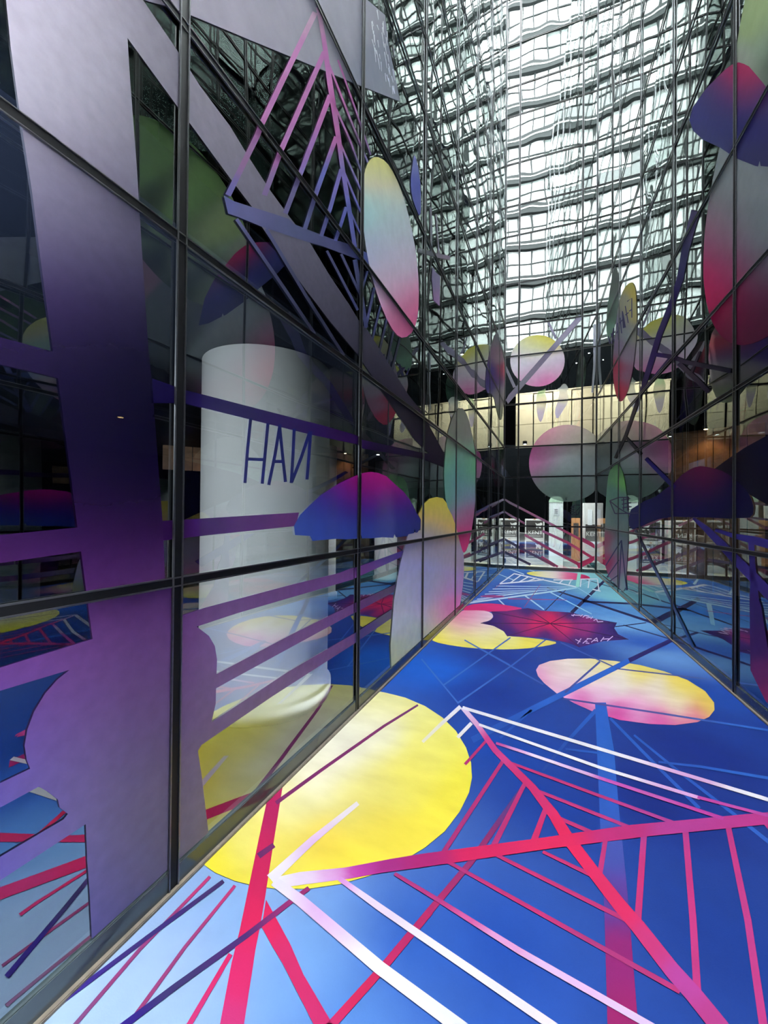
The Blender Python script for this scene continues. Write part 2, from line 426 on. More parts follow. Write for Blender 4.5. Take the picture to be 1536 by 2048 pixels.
# far lines under the discs
thin = [stroke(X3(p), a, b) for p, a, b in (([(145,415),(550,645)],2.5,3),([(1130,130),(930,325)],5,7),([(780,170),(1430,385)],3,5),([(1000,255),(1345,270)],3.5,4),([(1200,410),(1390,385)],2,2),([(1250,400),(1536,485)],2,2.5),([(900,180),(770,310)],2,2),([(1000,115),(1340,215)],1.5,1.5))]
mural('painted_dark_lines', thin, [(900,1260,(60,90,180)),(1000,1320,(60,110,200)),(1150,1215,(30,32,92)),(1290,1230,(30,32,92)),(1290,1250,(30,38,105))], 'dark navy ruled lines crossing at the far end of the floor')
far = []
for i, y in enumerate((160, 178, 195, 210, 226, 240, 252)):
    far.append(stroke(X3([(470 - i * 24, y), (960 - i*60, 166 + (y - 160) * .42)]), 1.4, 1.0))
far += [stroke(X3(p), a) for p, a in (([(290,265),(800,195),(965,170)],3.2),([(480,240),(548,305)],2.4),([(640,215),(762,305)],2.6),([(800,198),(1055,332)],2.2),([(525,45),(640,88)],1.6),([(635,48),(760,90)],1.4),([(960,165),(1140,90)],1.6),([(960,165),(1050,220)],1.5),([(480,85),(580,125)],1.4))]
mural('painted_white_rays', far, [(1050,1180,(205,235,250)),(950,1200,(215,225,250)),(1170,1222,(150,205,240))], 'thin white rays fanning over the far end of the floor', edge=80)
mural('painted_red_streaks', [smooth(X3([(350,222),(430,214),(520,219),(515,230),(430,232)]),1), stroke(X3([(540,238),(900,245)]),2.5,1), stroke(X3([(460,175),(520,125)]),1), stroke(X3([(640,290),(740,150)]),1.4,1)], [(1000,1193,(170,60,140))], 'faint red streaks among the far white rays')
# far disc
mural('painted_disc', [X3(smooth([(648,82),(670,74),(720,69),(800,68),(880,72),(960,80),(1020,93),(1048,108),(1040,117),(990,122),(930,122),(860,117),(780,110),(700,98)]))], [(1052,1147,(245,225,60)),(1085,1150,(250,240,200)),(1110,1150,(252,240,235)),(1140,1152,(240,90,150)),(1175,1157,(226,30,110))], 'small far painted disc, yellow to white to crimson', BRUSH, 12, sig=14)
lad = [stroke(X3(p), 2.2) for p in ([(490,146),(578,84)],[(578,84),(960,165)],[(490,146),(760,122)],[(555,140),(622,92)],[(608,136),(668,102)],[(660,132),(716,110)],[(705,128),(760,118)],[(985,165),(990,118)],[(985,118),(1090,116)],[(1090,116),(1100,192)],[(1033,172),(1040,120)],[(930,122),(915,150)],[(880,122),(858,140)],[(1060,180),(1110,192)],[(820,122),(940,122)])]
mural('painted_ladder', lad, [(1010,1160,WHITE),(1190,1170,(235,240,255))], 'white painted ladder frames before the far disc', edge=80)
mural('painted_cyan_bar', [stroke(X3([(981,68),(966,165)]), 7)], [(1157,1160,(165,240,228))], 'short pale cyan bar at the far disc')
# cloud
cloud = [(60,490),(130,515),(300,540),(480,550),(640,546),(780,527),(855,508),(770,490),(640,474),(535,468),(510,432),(440,400),(372,386),(430,372),(453,345),(436,322),(380,308),(300,300),(200,330),(100,420)]
mural('painted_cloud', [cut_left(X3(smooth(cloud, 1)))], [(880,1288,(250,232,60)),(940,1296,(252,236,70)),(1000,1298,(252,238,80)),(1060,1292,(250,232,90)),(1100,1286,(246,224,110)),(900,1262,(252,240,190)),(960,1270,(252,242,200)),(1010,1275,(252,244,190)),(930,1240,(250,226,220)),(975,1232,(248,214,236)),(940,1225,(240,140,190)),(920,1222,(226,60,130))], 'painted cloud, pink above and yellow below, along the left wall', BRUSH, 18, sig=20)
mural('painted_red_wave', [cut_left(X3(smooth([(240,310),(300,275),(380,266),(470,268),(560,282),(645,298),(560,312),(440,320),(380,309)], 1)))], [(930,1212,(220,40,120)),(1000,1212,(228,44,128)),(1045,1217,(236,60,140))], 'crimson wave painted behind the star umbrella', edge=20)
# star shaped umbrella
star = [(370,388),(425,374),(452,350),(438,316),(530,314),(660,295),(750,312),(930,322),(1060,358),(1210,385),(1194,420),(1218,456),(1282,488),(1130,498),(980,536),(900,506),(770,479),(640,470),(535,468),(514,438),(452,405)]
mural('painted_star_umbrella', [X3(star)], [(1100,1246,(238,30,100)),(1070,1246,(226,36,108)),(1130,1250,(232,40,112)),(1040,1244,(170,40,120)),(1170,1256,(160,42,128)),(975,1246,(58,34,116)),(1055,1218,(56,34,120)),(1140,1228,(60,36,124)),(1230,1248,(52,34,116)),(1155,1292,(58,36,124)),(1020,1270,(60,36,122)),(1090,1274,(70,38,126)),(1200,1278,(74,40,130))], 'scalloped star umbrella painted crimson at its centre and navy at its rim', edge=14)
sp = [stroke(X3(p), 1.6) for p in ([(800,390),(375,388)],[(800,390),(662,297)],[(800,390),(930,322)],[(800,390),(1208,386)],[(800,390),(1280,488)],[(800,390),(980,535)],[(800,390),(536,468)],[(800,390),(440,318)])]
mural('painted_umbrella_ribs', sp, [(1100,1247,(120,20,80)),(980,1246,(40,26,90)),(1220,1260,(40,26,90))], 'thin dark ribs of the painted star umbrella', edge=80)
YE = [[(955,488),(985,503)],[(990,482),(968,514)],[(1000,512),(1035,482)],[(1010,500),(1030,502)],[(1025,482),(1055,485)],[(1018,510),(1040,512)],[(1052,506),(1085,478)],[(1085,478),(1092,502)],[(1066,495),(1090,495)],[(1110,500),(1130,474)],[(1150,498),(1185,468)],[(1125,486),(1165,484)]]
HE = [[(935,342),(950,334)],[(930,338),(945,344)],[(945,338),(985,340)],[(985,346),(1000,336)],[(1000,352),(1015,340)],[(1015,340),(1040,346)],[(1020,356),(1050,352)],[(1048,362),(1062,348)],[(1066,372),(1085,362)],[(1085,362),(1090,378)],[(1090,380),(1125,378)]]
mural('painted_lettering', [stroke(X3(p), 1.7) for p in YE + HE], [(1190,1280,(226,200,240))], 'hand painted white word YEAH and a second word on the star umbrella', edge=80)
# pink and yellow oval
oval = [(1072,1340),(1078,1330),(1100,1322),(1135,1317.5),(1180,1317),(1230,1322),(1280,1330),(1330,1343),(1375,1360),(1410,1382),(1428,1405),(1429,1420),(1418,1434),(1395,1444),(1350,1450),(1300,1448),(1240,1440),(1190,1425),(1150,1407),(1115,1388),(1088,1366),(1076,1352)]
mural('painted_oval', [oval], [(1100,1330,(250,220,215)),(1200,1322,(250,232,150)),(1280,1335,(248,226,110)),(1370,1365,(248,220,95)),(1420,1405,(246,214,96)),(1130,1345,(254,240,228)),(1180,1348,(254,242,226)),(1240,1365,(254,240,232)),(1300,1385,(254,238,220)),(1350,1405,(252,234,200)),(1080,1350,(240,150,205)),(1130,1372,(248,190,226)),(1200,1390,(250,200,232)),(1280,1415,(244,160,212)),(1160,1408,(226,96,176)),(1230,1432,(222,80,166)),(1320,1443,(226,92,170)),(1390,1440,(232,130,160))], 'large painted oval, yellow above and pink below, on the navy floor', BRUSH, 26, sig=19)
# blue mast with struts
blu = [[(1190,1405),(1212,1405),(1217,1438),(1228,1500),(1238,1620),(1255,1786),(1276,2048),(1290,2200),(1224,2200),(1215,2048),(1209,1829),(1199,1620),(1194,1500)]]
blu += [stroke(p, a, b) for p, a, b in (([(1192,1420),(1131,1486),(1085,1542)],8,5),([(1220,1436),(1300,1518),(1399,1617)],5,7),([(1268,1470),(1360,1545),(1470,1630),(1560,1702)],4,8),([(1131,1498),(1200,1506)],4,4),([(1317,1524),(1400,1533),(1560,1560)],4,6),([(944,1480),(1063,1419),(1135,1383),(1245,1328),(1262,1319)],13,10),([(1000,1476),(1063,1420)],5,5))]
mural('painted_blue_mast', blu, [(1200,1420,(40,98,198)),(1210,1500,(42,100,196)),(1215,1600,(42,92,188)),(1228,1700,(70,84,172)),(1236,1800,(96,58,150)),(1240,1900,(148,28,112)),(1245,2048,(158,24,104)),(1250,2200,(158,24,104)),(1000,1460,(38,88,184)),(1100,1400,(42,100,200)),(1230,1335,(44,104,206)),(1100,1530,(36,72,158)),(1400,1600,(42,92,190)),(1500,1560,(46,104,200))], 'blue painted mast with thin struts, turning wine red near the viewer', edge=40)
mural('painted_navy_arm', [stroke([(1258,1321),(1341,1281),(1366,1268)],9,7)], [(1300,1300,(42,34,112))], 'dark violet end of the blue painted arm')
lin_b = [stroke(p, a, b) for p, a, b in (([(929,1280),(1087,1369)],2.5,3),([(1021,1275),(944,1330),(886,1371)],2.5,3),([(1092,1279),(1025,1330),(917,1405)],2.5,3.5),([(843,1318),(917,1407)],2.5,3),([(1121,1285),(1226,1333)],2.2,2.5),([(1231,1337),(1380,1354),(1536,1373)],2.5,3),([(1126,1397),(1330,1428),(1560,1464)],3.5,4),([(1200,1323),(1130,1385)],4,4))]
mural('painted_blue_lines', lin_b, [(940,1330,(70,120,206)),(1050,1320,(64,110,200)),(1170,1310,(70,110,196)),(1160,1350,(70,66,140)),(1350,1352,(84,96,160)),(1500,1370,(60,110,200)),(1250,1415,(96,84,170)),(1500,1455,(52,110,206))], 'fine blue ruled lines crossing the middle of the floor', edge=60)
# big yellow disc
disc = [(380,1745),(405,1705),(398,1722),(430,1745),(470,1762),(515,1773),(560,1778),(620,1777),(680,1768),(740,1751),(800,1725),(850,1695),(890,1662),(920,1622),(938,1585),(944,1555),(942,1525),(932,1495),(912,1462),(885,1435),(850,1412),(810,1395),(770,1385),(740,1380),(700,1380),(600,1420),(500,1500),(400,1620)]
mural('painted_big_disc', [cut_left([(370,1700)] + disc[2:])], [(430,1738,(250,232,60)),(520,1765,(250,232,70)),(620,1770,(250,236,80)),(720,1740,(248,228,70)),(820,1690,(246,224,72)),(900,1620,(248,230,70)),(935,1550,(250,236,70)),(915,1480,(250,240,110)),(850,1425,(250,242,150)),(770,1392,(252,244,170)),(760,1460,(252,246,215)),(700,1500,(252,246,225)),(640,1560,(252,245,215)),(590,1620,(250,240,170)),(700,1600,(246,232,140)),(760,1560,(246,232,130)),(820,1560,(248,232,100)),(640,1680,(242,212,76)),(740,1650,(244,220,80)),(560,1700,(246,226,100)),(860,1500,(250,238,120)),(500,1700,(250,236,130))], 'big yellow painted disc at the foot of the left wall', BRUSH, 30, sig=34)
# violet rulings and crimson trunk
mural('painted_mauve_lines', [stroke([(100,2105),(151,2048),(279,1899),(420,1753)],9,6), stroke([(200,2125),(270,2031),(370,1894),(470,1771)],9,6)], [(151,2048,(128,72,128)),(300,1880,(150,64,126)),(420,1753,(196,60,124)),(270,2031,(150,56,112)),(370,1894,(160,64,124)),(470,1771,(190,54,118))], 'two thin mauve lines on the pale blue floor', edge=60)
trunk = cut_left([(540,1585),(535,1595),(517,1680),(498,1771),(479,1862),(463,1926),(440,2048),(412,2200),(466,2200),(488,2048),(511,1899),(520,1853),(530,1796),(536,1757),(548,1680),(566,1568),(572,1545)])
brn = [(523,1853),(543,1890),(566,1928),(627,2048),(700,2190),(750,2190),(664,2046),(607,1949),(580,1887),(532,1799)]
mural('painted_crimson_trunk', [trunk, brn, stroke([(350,2090),(379,2048),(461,1908)],12,9), stroke([(640,2080),(667,2045),(760,1942),(860,1822)],20,15)], [(550,1600,(188,34,96)),(530,1740,(204,32,90)),(520,1850,(226,32,92)),(480,1950,(214,36,104)),(460,2048,(206,50,122)),(560,1920,(206,40,104)),(640,2048,(204,40,108)),(720,1990,(206,30,86)),(820,1870,(184,34,98))], 'crimson painted tree trunk forking towards the viewer', edge=40)
mural('painted_violet_lines', [cut_left(stroke(p, a, b)) for p, a, b in (([(60,2050),(110,2013),(333,1846),(447,1762)],10,8),([(170,2110),(251,2048),(352,1972),(493,1871),(585,1800),(618,1776)],15,9),([(552,1606),(640,1542),(768,1452),(836,1410)],8,4),([(517,1712),(548,1690)],12,10))], [(110,2013,(62,46,150)),(333,1846,(60,44,120)),(447,1762,(62,48,104)),(251,2048,(44,24,128)),(352,1972,(60,52,108)),(480,1880,(70,40,110)),(580,1803,(172,44,120)),(618,1776,(140,40,100)),(560,1600,(130,44,104)),(768,1452,(132,46,104)),(836,1410,(120,50,120))], 'dark violet ruled lines over the pale blue floor and the yellow disc', edge=60)
mural('painted_wine_line', [stroke([(856,1826),(941,1725),(1000,1640),(1055,1562)],14,9)], [(860,1822,(176,36,100)),(941,1725,(150,40,104)),(1050,1570,(90,56,128))], 'wine red line fading into the blue floor', edge=40)
# web
def longer(p, e=9):
    (ax_, ay_), (bx_, by_) = p[0], p[1]; d = math.hypot(ax_ - bx_, ay_ - by_); a = (ax_ + (ax_ - bx_) / d * e, ay_ + (ay_ - by_) / d * e)
    (cx_, cy_), (dx_, dy_) = p[-2], p[-1]; d = math.hypot(cx_ - dx_, cy_ - dy_); b = (dx_ + (dx_ - cx_) / d * e, dy_ + (dy_ - cy_) / d * e)
    return [a] + p[1:-1] + [b]
web = [stroke(longer(X7(p)), a, b) for p, a, b in (([(660,45),(465,345)],7,10),([(730,125),(630,325)],8,12),([(800,210),(765,305)],10,14),([(1000,310),(985,400)],9,11),([(1128,290),(1108,570)],12,14),([(1265,265),(1290,560),(1305,810)],12,16),([(1405,250),(1470,560),(1520,899),(1545,1120)],11,20),([(810,340),(945,405)],6,8),([(660,352),(1055,550)],7,9),([(495,372),(1235,785)],7,11),([(1520,230),(1600,330)],8,9))]
web += [stroke(longer(p), a, b) for p, a, b in (([(970,1484),(936,1522)],5,6),([(1025,1527),(1190,1588),(1360,1650)],5,7),([(1069,1579),(1276,1661)],6,7),([(1106,1631),(1200,1672)],7,8))]
mural('painted_web_rungs', web, [(940,1660,(170,44,116)),(1010,1640,(190,46,116)),(1080,1660,(220,40,100)),(1100,1600,(190,54,124)),(1200,1640,(190,54,124)),(1300,1640,(176,64,150)),(1280,1760,(206,48,116)),(1385,1800,(204,54,128)),(1480,1850,(196,60,136)),(1120,1780,(196,48,116)),(1200,1900,(176,52,120))], 'crimson rungs of the painted web', edge=50)
spine = [(925,1415),(955,1450),(990,1500),(1063,1573),(1106,1628),(1136,1677),(1185,1741),(1240,1811),(1276,1853),(1343,1939),(1386,1987),(1435,2048),(1530,2170)]
wd = [9,10,12,15,20,24,24,27,29,32,34,36,42]
def ribbon(pts, ws):
    L, R = [], []
    for i, (x, y) in enumerate(pts):
        a = pts[max(0, i-1)]; b = pts[min(len(pts)-1, i+1)]; dx, dy = b[0]-a[0], b[1]-a[1]; d = math.hypot(dx, dy)
        L.append((x - dy/d*ws[i]/2, y + dx/d*ws[i]/2)); R.append((x + dy/d*ws[i]/2, y - dx/d*ws[i]/2))
    return L + R[::-1]
beam = [(540,1757),(600,1744),(690,1735),(780,1718),(840,1708),(1080,1676),(1260,1650),(1560,1622),(1560,1646),(1300,1672),(1100,1697),(840,1735),(760,1746),(700,1757),(600,1770),(556,1776)]
mural('painted_web_spine', [ribbon(spine, wd)], [(925,1415,LIL),(950,1445,(236,180,224)),(975,1480,(206,50,130)),(1060,1572,(210,44,112)),(1136,1677,(232,36,92)),(1240,1811,(224,40,98)),(1300,1885,(208,54,124)),(1360,1960,(186,66,156)),(1440,2048,(190,60,140)),(1530,2170,(190,60,140))], 'crimson spine of the painted web running to the viewer', edge=30)
mural('painted_web_beam', [beam], [(545,1757,WHITE),(610,1757,(240,220,246)),(660,1748,(226,170,226)),(720,1742,(190,56,160)),(770,1730,(170,40,130)),(850,1720,(176,30,112)),(950,1704,(216,30,92)),(1120,1685,(228,36,92)),(1230,1668,(196,44,120)),(1360,1652,(184,60,146)),(1536,1636,(190,56,140))], 'painted beam of the web, white at its tip and crimson in the middle', edge=30)
wht = [stroke(p, a, b) for p, a, b in (([(541,1758),(625,1680),(716,1606)],20,9),([(548,1762),(600,1800),(760,1936),(911,2048),(1100,2190)],20,34),([(679,1757),(760,1815),(1100,2048),(1300,2190)],10,23),([(925,1415),(1536,1599),(1600,1618)],6,9),([(958,1449),(1200,1535),(1400,1596)],5,7),([(921,1413),(880,1450),(845,1484)],8,6),([(943,1446),(915,1475)],7,7))]
mural('painted_white_beams', wht, [(541,1758,(244,236,252)),(716,1606,(240,228,236)),(760,1944,(244,240,252)),(911,2048,(240,238,252)),(685,1760,(216,130,214)),(720,1785,(240,226,250)),(900,1910,(244,236,252)),(1100,2048,(240,228,250)),(1100,1468,WHITE),(1500,1588,WHITE),(1200,1535,WHITE),(1380,1590,(226,170,226)),(860,1470,(244,236,220)),(920,1420,(244,240,252))], 'broad white beams of the painted web', edge=40)
fad = [stroke(p, a, b) for p, a, b in (([(789,1747),(880,1802),(966,1856),(1039,1902),(1295,2048),(1400,2110)],7,17),([(992,1486),(1050,1505),(1200,1556),(1447,1637)],5,7),([(1395,1594),(1470,1614),(1540,1632)],6,6))]
mural('painted_fading_beams', fad, [(789,1747,(176,48,120)),(880,1802,(180,50,122)),(930,1834,(214,90,160)),(1000,1880,(230,160,214)),(1100,1936,(232,190,236)),(1290,2048,(232,200,240)),(995,1487,(196,60,150)),(1030,1500,(226,170,226)),(1080,1516,(244,230,250)),(1160,1543,(232,190,236)),(1220,1563,(196,80,176)),(1440,1635,(188,62,160)),(1470,1614,(196,80,170))], 'painted beams fading from crimson to pale lilac', edge=30)

# ================================================================== window film on the walls, each print a thing of its own
def decal(name, W, polys, ctrl, label, cat='window decal', lay=1, mat=None, gain=1.0, edge=26, group=None, ax=1.0, sig=None):
    me = ink_mesh(name, W, polys, ctrl, .0045 + .0005 * lay, gain * GW, edge, mat or FILM, ax, sig)
    o = link(name, me); tag(o, label, cat, group)
    return o
GW = 1.25
Z1 = lambda pts: [(x / 3.84, y / 3.84) for x, y in pts]
Z2 = lambda pts: [(400 + x / 3.84, y / 3.84) for x, y in pts]
Z3 = lambda pts: [(400 + x / 3.072, 350 + y / 3.072) for x, y in pts]
Z4 = lambda pts: [(700 + x / 3.84, 700 + y / 3.84) for x, y in pts]
Z5 = lambda pts: [(1136 + x / 3.84, 500 + y / 3.84) for x, y in pts]
Z6 = lambda pts: [(1136 + x / 3.4125, 850 + y / 3.4125) for x, y in pts]
Z7 = lambda pts: [(1136 + x / 3.84, y / 3.84) for x, y in pts]
Z8 = lambda pts: [(840 + x / 3.7225, 600 + y / 3.7225) for x, y in pts]
ZB = lambda pts: [(340 + x / 2.954, 1150 + y / 2.954) for x, y in pts]
ZC = lambda pts: [(x / 3.15, 1250 + y / 3.15) for x, y in pts]
ZD = lambda pts: [(940 + x / 5.12, 970 + y / 5.12) for x, y in pts]
ZE = lambda pts: [(1180 + x / 4.315, 960 + y / 4.315) for x, y in pts]
ZF = lambda pts: [(640 + x / 4.8, 860 + y / 4.8) for x, y in pts]
# --- left wall: the giant mast
mast = [(12,-60),(12,0),(21,91),(39,224),(53,312),(65,390),(83,533),(106,703),(-70,655),(-70,712),(116,756),(155,1055),(-70,1077),(-70,1136),(162,1103),(185,1278)]
mast += [(-70,1357),(-70,1402)] + ZC([(0,415),(437,283),(360,345),(285,430),(215,545),(172,660),(155,760),(168,850),(190,905)]) + [(-70,1600),(-70,1650)]
mast += ZC([(20,1140),(245,1018),(300,1050),(365,1100),(375,1150),(428,1190),(400,1225)]) + [(-70,1755),(-70,1812)] + ZC([(0,1610),(540,1255),(550,1500),(565,1700),(578,1970)])
mast += [(184,1880),(340,1735),(417,1665)] + ZB([(187,1182),(165,1040),(185,1005),(600,720),(1090,405),(1090,345),(700,570),(245,870),(270,760),(272,670),(380,610),(1085,225),(1085,170),(700,360),(275,585),(278,500),(265,420),(230,360),(158,305),(400,225),(1085,25),(1085,-45),(1000,-12),(700,62),(200,195),(70,240)])
mast += [(352,1240),(352,1160),(330,1155),(327,1081),(325,1042),(307,804),(303,757),(297,700),(286,533),(273,325),(260,156),(255,76),(357,216),(400,274),(462,359),(504,414),(524,454),(563,513),(608,575),(660,643),(712,705),(770,790),(830,880),(887,935)]
mast += [(889,908),(843,822),(817,790),(784,737),(735,660),(719,643),(699,610),(660,552),(621,487),(580,435),(542,383),(501,320),(460,252),(400,172),(362,112),(286,0),(250,-60)]
decal('mast_decal', WL, [mast], [(100,-40,(176,168,182)),(200,0,(176,168,182)),(150,150,(166,160,174)),(300,60,(172,165,180)),(420,240,(160,154,168)),(200,330,(136,130,146)),(170,450,(96,90,112)),(240,520,(78,72,100)),(200,620,(40,36,66)),(120,740,(20,12,46)),(260,740,(18,12,46)),(170,780,(8,3,34)),(290,800,(8,3,34)),(150,850,(4,1,28)),(280,850,(4,1,28)),(200,900,(4,1,28)),(290,920,(8,2,32)),(230,970,(20,6,42)),(230,1050,(44,12,66)),(60,700,(48,14,72)),(60,1090,(56,18,66)),(260,1140,(66,24,86)),(250,1230,(86,44,104)),(60,1340,(98,44,112)),(250,1330,(96,58,116)),(170,1400,(84,54,126)),(310,1420,(118,92,124)),(120,1490,(78,58,134)),(220,1560,(86,72,140)),(310,1560,(130,110,132)),(200,1680,(92,84,146)),(320,1690,(142,132,138)),(230,1800,(84,82,140)),(30,1590,(70,58,140)),(40,1730,(84,70,150)),(400,1330,(146,98,146)),(400,1420,(152,128,146)),(385,1560,(160,154,138)),(380,1640,(166,158,112)),(500,1200,(160,90,164)),(690,1140,(146,84,170)),(560,1300,(140,96,170)),(700,1230,(124,84,150)),(560,1400,(146,126,160)),(700,1300,(112,94,164)),(520,390,(150,144,158)),(600,520,(102,100,116)),(680,620,(82,80,96)),(760,730,(56,54,68)),(830,850,(34,28,44)),(880,920,(30,18,40))], 'giant branching mast print, pale grey above and violet below, nearest the viewer', mat=FILM_SPOT, edge=22, gain=0.62, ax=.6, sig=105)
# straps and letters
strap1 = [(305,757),(367,779),(650,852),(712,870),(726,880),(843,905),(887,912),(887,934),(843,917),(726,897),(712,888),(625,870),(367,806),(307,806)]
strap2 = [(325,1042),(420,1036),(598,1025),(592,1052),(420,1070),(327,1081)]
decal('strap_decal', WL, [strap1], [(330,780,(20,10,62)),(450,815,(34,20,84)),(600,850,(44,16,92)),(700,880,(50,14,84)),(780,895,(32,16,54)),(880,925,(30,18,44))], 'dark violet slanting strap print across the white column', lay=2, gain=0.6)
decal('strap_decal', WL, [strap2], [(340,1060,(50,16,72)),(420,1050,(70,28,104)),(500,1045,(92,40,118)),(590,1040,(110,48,124))], 'purple level strap print under the mirrored letters', lay=2, mat=FILM_SPOT, gain=0.6)
for pl, c0, c1, lb in (([(709,1136),(807,1101),(803,1114),(709,1157)],(116,66,138),(92,72,150),'upper'),([(709,1207),(792,1168),(788,1184),(709,1226)],(100,66,120),(100,84,112),'middle'),([(709,1267),(784,1218),(782,1237),(709,1287)],(84,70,130),(104,96,120),'lowest')):
    decal('strap_decal', WL, [pl], [(709,pl[0][1]+10,c0),(800,pl[1][1]+8,c1)], 'short slanting mauve strap print ending at the mushroom stem, %s of three' % lb, lay=2, gain=0.9)
Z3b = lambda pts: [(x / 2, 650 + y / 2) for x, y in pts]
let = [stroke(Z3b(p), 6.2) for p in ([(1003,372),(990,500),(980,632)],[(1072,392),(1060,520),(1049,635)],[(992,536),(1062,539)],[(1120,398),(1100,520),(1075,640)],[(1118,398),(1130,520),(1142,628)],[(1096,546),(1136,546)],[(1177,415),(1172,520),(1165,632)],[(1167,628),(1205,530),(1240,425)],[(1243,425),(1236,520),(1228,618)])]
decal('lettering_decal', WL, let, [(500,850,(20,22,110)),(490,950,(28,36,140)),(560,900,(16,30,128)),(610,940,(34,42,138))], 'three dark blue mirrored letters hanging over the white column', lay=3, edge=60, gain=0.35)
# sail
sail = [(250,-60),(290,0),(297,3),(341,14),(400,38),(500,80),(590,117),(650,142),(712,168),(760,187),(800,203),(792,160),(775,78),(770,30),(735,0),(690,-60)]
sail_o = decal('sail_decal', WL, [sail], [(350,0,(176,170,184)),(450,30,(172,166,180)),(560,40,(166,162,176)),(650,80,(156,154,166)),(700,60,(150,150,164)),(760,120,(128,134,152)),(790,190,(140,146,160))], 'broad pale grey sail print with a frayed right edge', lay=1, gain=0.78)
fr_ = []
for k in range(46):
    x = 742 + random.random() * 46; y = 18 + (x - 742) * 2.2 + random.uniform(-30, 70)
    if y < (x - 742) * .45 + 10 or y > 200: continue
    fr_.append(stroke([(x, y), (x + random.uniform(1, 4), y + random.uniform(10, 24))], 1.6, .8))
fe = link('frayed_edge', ink_mesh('frayed_edge', WL, fr_, [(765,80,(216,220,236)),(780,150,(200,205,224))], .0062, GW, 80, FILM), None, sail_o); fe['kind'] = 'stuff'
# pink fern tree
fern = [ribbon([(636,14),(647,73),(660,167),(676,268),(685,336),(697,409),(710,495)], [8,9,11,10,9,9,8])]
fern += [stroke(Z2(p), a, b) for p, a, b in (([(885,95),(470,960),(440,1040),(215,1500)],11,12),([(955,400),(620,1160),(495,1500)],10,11),([(1000,730),(780,1310),(655,1640)],10,10),([(1047,1050),(890,1490),(805,1760)],9,9),([(1085,1300),(1000,1600),(930,1815)],8,8),([(1125,1590),(1090,1700),(1040,1850)],7,7))]
fern += [stroke(p, a, b) for p, a, b in (([(650,108),(700,236),(736,325)],4,3.5),([(660,190),(700,280),(724,346)],4,3.5),([(676,276),(724,385)],4,3.5),([(686,338),(722,425)],4,3.5),([(697,414),(722,470)],3.5,3),([(676,120),(715,230),(742,310)],3.5,3))]
decal('fern_decal', WL, fern, [(630,30,(206,166,194)),(570,150,(208,130,190)),(530,240,(206,130,190)),(490,320,(150,110,150)),(460,380,(110,104,160)),(650,110,(200,120,186)),(600,220,(206,128,190)),(560,310,(200,126,188)),(535,370,(130,108,150)),(665,200,(204,110,180)),(620,300,(170,120,190)),(590,390,(104,98,136)),(676,268,(200,100,170)),(640,350,(110,116,190)),(610,440,(88,92,136)),(690,360,(130,116,190)),(700,420,(100,106,180)),(708,480,(92,96,160)),(700,260,(160,130,170)),(720,340,(120,120,160))], 'pink to blue fern print with slanting ribs under the sail', lay=4, edge=24, gain=0.8)
beamb = Z2([(182,1500),(260,1545),(400,1590),(560,1640),(680,1680),(720,1720),(1000,1830),(1160,1880),(1300,1950),(1300,2030),(1210,1990),(940,1890),(830,1860),(470,1740),(290,1665),(215,1640)])
ub = [beamb] + [stroke(Z3(p), a, b) for p, a, b in (([(225,270),(500,670),(705,975)],7,6),([(405,330),(650,740),(885,1110)],7,6),([(780,465),(970,830)],5,5),([(868,485),(985,735)],5,5),([(952,520),(990,740),(1022,935)],9,8),([(1030,590),(995,710)],4,4),([(1072,690),(1018,940)],5,5),([(1110,800),(1060,1010)],4,4),([(1150,880),(1100,1100)],4,4),([(1190,960),(1150,1150)],4,4),([(1230,1000),(1180,1200)],4,4))]
decal('truss_decal', WL, ub, [(450,395,(96,98,150)),(500,420,(100,100,144)),(600,450,(86,90,128)),(680,490,(78,80,120)),(730,510,(76,88,150)),(500,500,(72,74,108)),(560,580,(60,62,88)),(620,660,(44,46,66)),(680,700,(40,40,60)),(690,540,(78,80,112)),(730,640,(72,76,120)),(770,700,(46,48,64))], 'slate blue truss print with hanging struts beneath the pink fern', lay=3, edge=24, gain=0.75)
egg = smooth([(752,312),(772,322),(790,350),(808,395),(822,450),(833,510),(838,570),(837,625),(828,662),(808,678),(790,668),(768,628),(748,570),(734,510),(726,450),(724,395),(728,345),(738,320)], 1)
decal('egg_decal', WL, [egg], [(752,318,(228,200,104)),(775,335,(226,202,120)),(745,360,(214,204,190)),(785,385,(200,206,190)),(735,420,(150,200,196)),(760,430,(172,196,196)),(800,450,(180,190,196)),(750,490,(172,178,200)),(800,520,(190,180,196)),(770,580,(196,172,190)),(815,600,(200,150,176)),(832,630,(196,70,116)),(815,655,(186,84,120)),(790,640,(184,120,156))], 'tall upright egg print, yellow tip and pink foot, mid left wall', lay=5, edge=16, gain=1.2, sig=30)
umb = ZF([(0,630),(100,565),(170,520),(270,470),(345,440),(420,412),(490,402),(560,412),(640,445),(720,520),(800,590),(850,650),(890,720),(930,800),(968,860),(965,940),(935,985),(915,985),(910,950),(903,990),(850,1000),(840,1020),(730,1030),(715,1000),(705,1035),(600,1030),(480,1040),(405,1040),(392,1000),(378,1040),(250,1050),(150,1045),(0,1058)]) + [(625,1082),(620,1072),(590,1070),(588,1052),(600,1030),(620,1010)]
